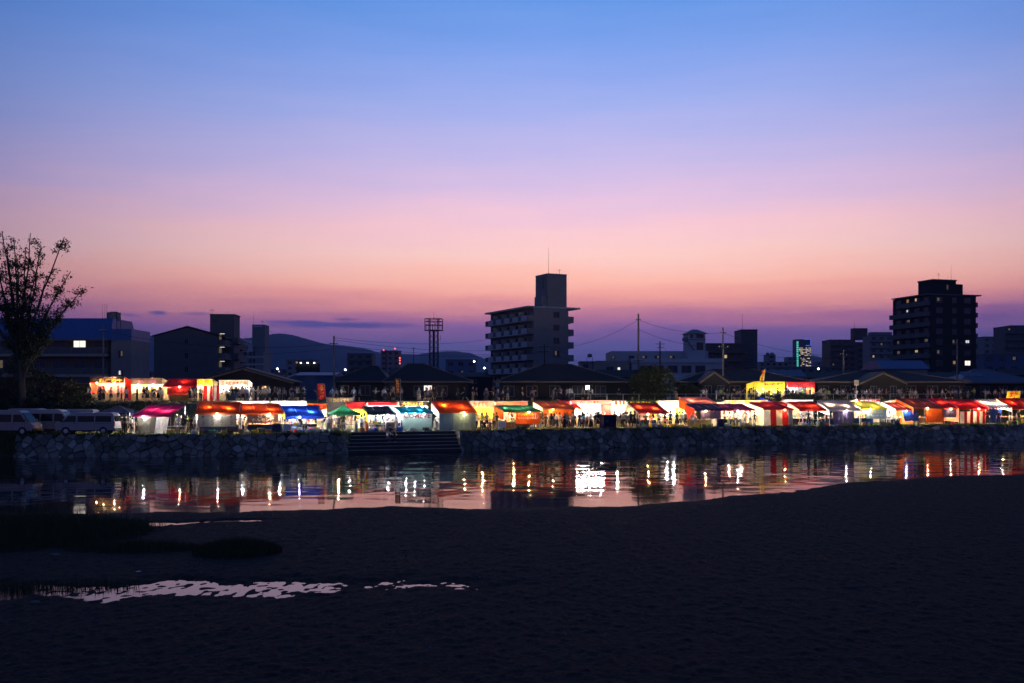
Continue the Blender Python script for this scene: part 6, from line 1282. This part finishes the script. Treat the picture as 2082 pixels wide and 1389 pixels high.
    prop(kd, px, off, c)
for px, off, c, z in ((606, 2.2, 'white', .72), (600, 2.2, 'yellow', .72), (765, 3.0, 'yellow', .72), (1354, 2.1, 'red', .72), (1413, 1.8, 'white', .72), (1657, 2.3, 'yellow', .72), (700, 2.6, 'grey', .72), (1816, 1.9, 'white', .72)): prop('crate', px, off, c, ' on a folding table', z=z, sc=.7)
# blue sheeted stack standing before the brightest stall
x, y = bank(1234, 2.0); r = empty('sheeted_stack', (x, y, ZB), tang(x) + .05, 'navy sheeted stack of goods standing before the brightest stall', 'covered goods'); MB().bevbox((0, 0, .72), (1.35, .9, 1.44), .05).build('cover', FB['navy'], r); MB().bevbox((.75, .1, .70), (.5, .8, 1.4), .04).build('side_cover', FB['ink'], r); MB().box((-.25, -.46, .75), (.35, .012, .25)).build('label_patch', PM['navy'], r)
# balloons and lanterns under the blue awning
for i, (px, c) in enumerate([(591, 'grey'), (603, 'card'), (611, 'orange'), (622, 'yellow'), (638, 'red'), (646, 'paleblue')]):
    x, y = bank(px, 3.2); zz = zat(849, y); o = MB().lathe([(.02, -.17), (.1, -.15), (.17, -.04), (.17, .06), (.1, .15), (.02, .18)], n=10).build('hanging_mask', PM[c], None, smooth=True); o.location = (x, y, zz); MB().tube((0, 0, .17), (0, 0, .45), .006, 4).build('cord', cable_m, o); tag(o, {'grey': 'grey', 'orange': 'orange', 'yellow': 'yellow', 'card': 'brown', 'red': 'red', 'paleblue': 'pale blue'}[c] + ' round toy hanging under the bright blue awning', 'toy', 'round toys under the blue awning')

# ================================================================== THE CROWD
def crowd_person(px, off, zb, where, group, facing=None, pose=None, look=None, dark=.4):
    x, y = bank(px, off); z_ = zb
    pose = pose or prnd.choices(list(POSES), [6, 3, 4, 3, 3, 2, 3, 1, .3, .8])[0]; t_, b_ = look or rnd_look(dark)
    return person((x, y, z_), facing if facing is not None else prnd.uniform(0, 6.283), pose, t_, b_, where, group)
LQ, LV = 'people among the lower stalls', 'people on the levee'
# queue in front of the brown awning and the brightest stall
for i, px in enumerate([1093, 1099, 1108, 1115, 1121, 1127, 1133, 1138, 1147, 1152, 1156, 1163, 1169, 1178, 1184, 1189, 1195, 1203, 1209, 1216, 1250, 1255, 1262, 1268, 1274, 1280]):
    crowd_person(px + prnd.uniform(-1.5, 1.5), prnd.uniform(3.0, 5.6), ZB, near_phrase(px, 108), LQ, facing=prnd.uniform(-.9, .9) + prnd.choice([0, 0, 1.4, -1.4, 3.1]), dark=1.)
for px in (1266, 1271, 1276, 1283, 1290, 1298, 1376, 1382, 1388, 1394): crowd_person(px, prnd.uniform(1.9, 3.2), ZB, near_phrase(px, 108), LQ, facing=prnd.uniform(-1, 1), dark=1.2)
for px, off, pose, look in ((1313, 2.6, 'bending forward', ('black', 'black')), (1340, 2.9, 'reaching over a counter', ('grey', 'dark')), (1363, 3.0, 'standing', ('navy', 'black')), (1644, 2.0, 'hands on hips', ('navy', 'black')), (1658, 2.1, 'standing', ('black', 'black')), (500, 3.0, 'reaching over a counter', ('white', 'beige')), (489, 2.8, 'standing', ('white', 'grey')), (398, 2.7, 'standing', ('white', 'grey')), (612, 3.0, 'bending forward', ('black', 'dark')),
     (655, 2.8, 'bending forward', ('black', 'beige')), (668, 2.4, 'standing', ('white', 'grey')), (688, 3.6, 'reaching over a counter', ('black', 'black')), (698, 3.6, 'standing', ('black', 'dark')), (712, 4.4, 'standing', ('pale pink', 'beige')), (735, 3.2, 'striding', ('pale blue', 'navy')), (741, 4., 'standing', ('off white', 'grey')), (761, 4.0, 'reaching over a counter', ('pale blue', 'grey')), (771, 4.2, 'standing', ('white', 'black')), (783, 3.8, 'reaching over a counter', ('white', 'black')), (804, 3., 'standing', ('white', 'beige')),
     (889, 4.6, 'standing', ('white', 'dark')), (969, 3., 'walking', ('white', 'black')), (979, 3.4, 'standing', ('yellow green', 'navy')), (990, 3.2, 'standing with a phone held up', ('grey', 'dark')), (1004, 3.4, 'standing', ('beige', 'dark')), (1010, 3.6, 'standing', ('charcoal', 'grey')), (1482, 3.2, 'reaching over a counter', ('white', 'grey')), (1496, 3.4, 'standing', ('off white', 'dark')), (1534, 2.4, 'standing', ('black', 'black')), (1525, 3.4, 'standing', ('white', 'white' if False else 'grey')), (1680, 3.2, 'standing', ('dark red', 'dark')), (1808, 3.2, 'standing', ('white', 'grey')), (1815, 3.4, 'standing', ('white', 'dark')), (2072, 2.6, 'standing', ('black', 'black')), (2008, 1.6, 'standing', ('navy', 'dark')), (2030, 1.5, 'standing', ('black', 'black')), (1407, 2.1, 'standing', ('white', 'grey')), (248, 3.8, 'standing', ('black', 'black')), (256, 3.9, 'standing', ('charcoal', 'black')), (265, 4.2, 'striding', ('off white', 'dark')), (271, 4.4, 'standing', ('black', 'beige')), (362, 3.2, 'standing', ('white', 'white' if False else 'grey')), (371, 3.4, 'standing in a skirt', ('navy', 'dark')), (377, 3.4, 'striding', ('navy', 'grey')), (383, 3.8, 'standing', ('yellow green', 'dark')), (367, 4.4, 'standing', ('black', 'dark')), (389, 3.2, 'standing', ('black', 'black'))):
    crowd_person(px, off, ZB, near_phrase(px, bank(px, off)[1]), LQ, facing=prnd.uniform(-.7, .7), pose=pose, look=look)
# people strolling the walkway between the two rows
for i in range(66):
    px = prnd.uniform(355, 2075)
    if 865 < px < 965 and prnd.random() < .7: continue
    crowd_person(px, prnd.uniform(5.6, 8.0), ZB, near_phrase(px, bank(px, 6.5)[1]), LQ, facing=prnd.choice([1.57, -1.57]) + prnd.uniform(-.9, .9), dark=.6)
# vendors behind the counters across the walkway
for px in (500, 580, 645, 722, 778, 840, 976, 1040, 1185, 1222, 1310, 1365, 1515, 1620): crowd_person(px, 10.2, ZB, 'vending' + ' ' + near_phrase(px, bank(px, 9.2)[1]), LQ, facing=3.14 + prnd.uniform(-.3, .3), pose=prnd.choice(['standing', 'reaching over a counter']))
# two crouching by the salmon valance and the three on the stairs
def seated(px, off, z, look, where, posew, rz=3.14, group=LQ):
    x, y = bank(px, off); o = person((x, y, z), rz, 'standing', *look, where, group, mesh=SIT, sc=1., posew=posew); return o
tgs = tang(xm)
for px, k, look, rz in ((795, 3, ('white', 'grey'), 3.4), (801, 4, ('black', 'black'), 3.2), (810, 3, ('charcoal', 'dark'), 2.9)):
    x, y = bank(px, 0); o_ = .38 * k + .26; seated_z = .33 * (k + 1) - (.90 - .165)
    o = person((x - math.sin(tgs) * o_, toe(x) + math.cos(tgs) * o_, seated_z), rz + tgs, 'standing', *look, 'on the river stairs', LQ, mesh=SIT, sc=1., posew='sitting')
for px, look in ((985, ('black', 'black')), (997, ('purple', 'dark'))):
    x, y = bank(px, 1.35); person((x, y, ZB - .42), 3.0, 'standing', *look, 'on the quay edge by the salmon valance stall', LQ, mesh=SIT, sc=.9, posew='sitting')
# the levee path
houses = [(0, 270, 'on the levee by the beef stall'), (270, 400, 'on the levee by the fruit stall'), (400, 520, 'on the levee by the striped side stall'), (520, 668, 'on the levee before the blue shed'), (668, 760, 'on the levee left of the dark flag'), (760, 965, 'on the levee before the glowing window house'), (965, 1290, 'on the levee before the broad house'), (1290, 1420, 'on the levee before the bushy tree'), (1420, 1530, 'on the levee before the gabled porch'), (1530, 1600, 'on the levee before the yellow stall'), (1600, 1665, 'on the levee before the red levee stall'), (1665, 1760, 'on the levee by the square sign'), (1760, 1900, 'on the levee before the long low house'), (1900, 2200, 'on the levee before the solar panel house')]
def lev(px): return next(h[2] for h in houses if h[0] <= px < h[1])
lp = [prnd.uniform(a, b_) for a, b_, n_ in ((86, 128, 4), (150, 262, 14), (258, 330, 13), (385, 415, 5), (455, 620, 27), (640, 830, 22), (850, 905, 7), (930, 1045, 13), (1060, 1290, 20), (1320, 1530, 26), (1528, 1660, 24), (1660, 1800, 18), (1800, 2075, 15)) for _ in range(n_)]
prnd.shuffle(lp); lp.sort(key=lambda q: bank(q, 26)[1] > 128)
for px in lp:
    if NPEOPLE >= 300: break
    crowd_person(px, prnd.uniform(24.8, 28.6), ZL - .02, lev(px), LV, facing=prnd.choice([1.57, -1.57, 0, 3.14]) + prnd.uniform(-.7, .7), dark=.35)
# the rest of the throng, too far and too mixed to tell apart
cv = []; cf = []; cmi = []; keys = [TM[k] for k in TOPS] + [BMt[k] for k in BOTS] + SKIN + HAIR + SHOE; base_i = 0
CO = {k: (np.array([tuple(q.co) for q in m.vertices]), [tuple(p_.vertices) for p_ in m.polygons], [p_.material_index for p_ in m.polygons]) for k, m in POSES.items()}
for px in [prnd.uniform(a, b_) for a, b_, n_ in ((1420, 1530, 16), (1530, 1660, 14), (1660, 1800, 26), (1800, 2080, 34), (1060, 1280, 12), (460, 640, 16)) for _ in range(n_)]:
    x, y = bank(px, prnd.uniform(26, 30.4)); k = prnd.choice(['standing', 'walking', 'striding', 'standing in a skirt', 'eating from one hand', 'standing with a phone held up']); co, fc, mi_ = CO[k]; a = prnd.uniform(0, 6.28); sc_ = prnd.uniform(.92, 1.06); t_, b_ = rnd_look(.5)
    rot = np.array([[math.cos(a), -math.sin(a), 0], [math.sin(a), math.cos(a), 0], [0, 0, 1]]); cv.append(co @ rot.T * sc_ + np.array([x, y, ZL - .02])); cf += [tuple(base_i + q for q in f) for f in fc]; base_i += len(co)
    mp_ = [list(TOPS).index(t_), len(TOPS) + list(BOTS).index(b_), len(TOPS) + len(BOTS) + prnd.randint(0, 1), len(TOPS) + len(BOTS) + 2, len(TOPS) + len(BOTS) + 4]; cmi += [mp_[q] for q in mi_]
me = bpy.data.meshes.new('crowd'); me.from_pydata(np.concatenate(cv).tolist(), [], cf)
for m in keys: me.materials.append(m)
me.polygons.foreach_set('material_index', cmi); me.polygons.foreach_set('use_smooth', [True] * len(cf)); tag(link(bpy.data.objects.new('crowd', me)), 'dense throng of festival visitors at the back of the levee path', 'crowd', kind='stuff')
# stones and litter on the mud
stm = mat('mud_stone', (.10, .09, .085), rough=.8, var=.3)
for i, (px, py, s_, lb) in enumerate([(651, 1123, .16, 'flat pale stone alone on the mud right of the grass mound'), (575, 1102, .12, 'small stone on the mud behind the grass mound'), (112, 1134, .2, 'pale stone half sunk at the foot of the reeds'), (282, 1168, .1, 'small white scrap beside the long pool'), (71, 1231, .14, 'pale stone at the near edge of the pool'), (1730, 1199, .12, 'thin stick lying on the bare mud'), (364, 1107, .1, 'small stone at the tip of the reeds')]):
    d_ = HC * F / (py - HY); x = (px - CX) * d_ / F; rn = random.Random(i); rings = [[(s_ * r_ * (2.2 if i == 5 else 1.) * math.cos(a * math.pi / 5) * rn.uniform(.8, 1.2), s_ * r_ * .7 * (.2 if i == 5 else 1.) * math.sin(a * math.pi / 5) * rn.uniform(.8, 1.2), z_ * s_) for a in range(10)] for r_, z_ in ((.8, -.4), (1., .0), (.8, .3), (.3, .42))]
    o = MB().loft(rings).build('mud_stone' if i != 5 else 'stick', stm if i != 3 else cnt_w, None); o.location = (x, d_, .07); tag(o, lb, 'stone' if i != 5 else 'stick')
print('PEOPLE', NPEOPLE)
# ================================================================== EVENING HAZE
hz = bpy.data.materials.new('evening_haze'); hz.use_nodes = True; t = hz.node_tree; t.nodes.clear()
pv_ = t.nodes.new('ShaderNodeVolumePrincipled'); pv_.inputs['Color'].default_value = (.42, .55, .95, 1); pv_.inputs['Density'].default_value = HAZE_D; pv_.inputs['Anisotropy'].default_value = 0.
ho = t.nodes.new('ShaderNodeOutputMaterial'); t.links.new(pv_.outputs[0], ho.inputs['Volume'])
hzo = MB().box((0, 4300, 270), (19000, 9400, 544)).build('haze', hz); hzo['kind'] = 'stuff'
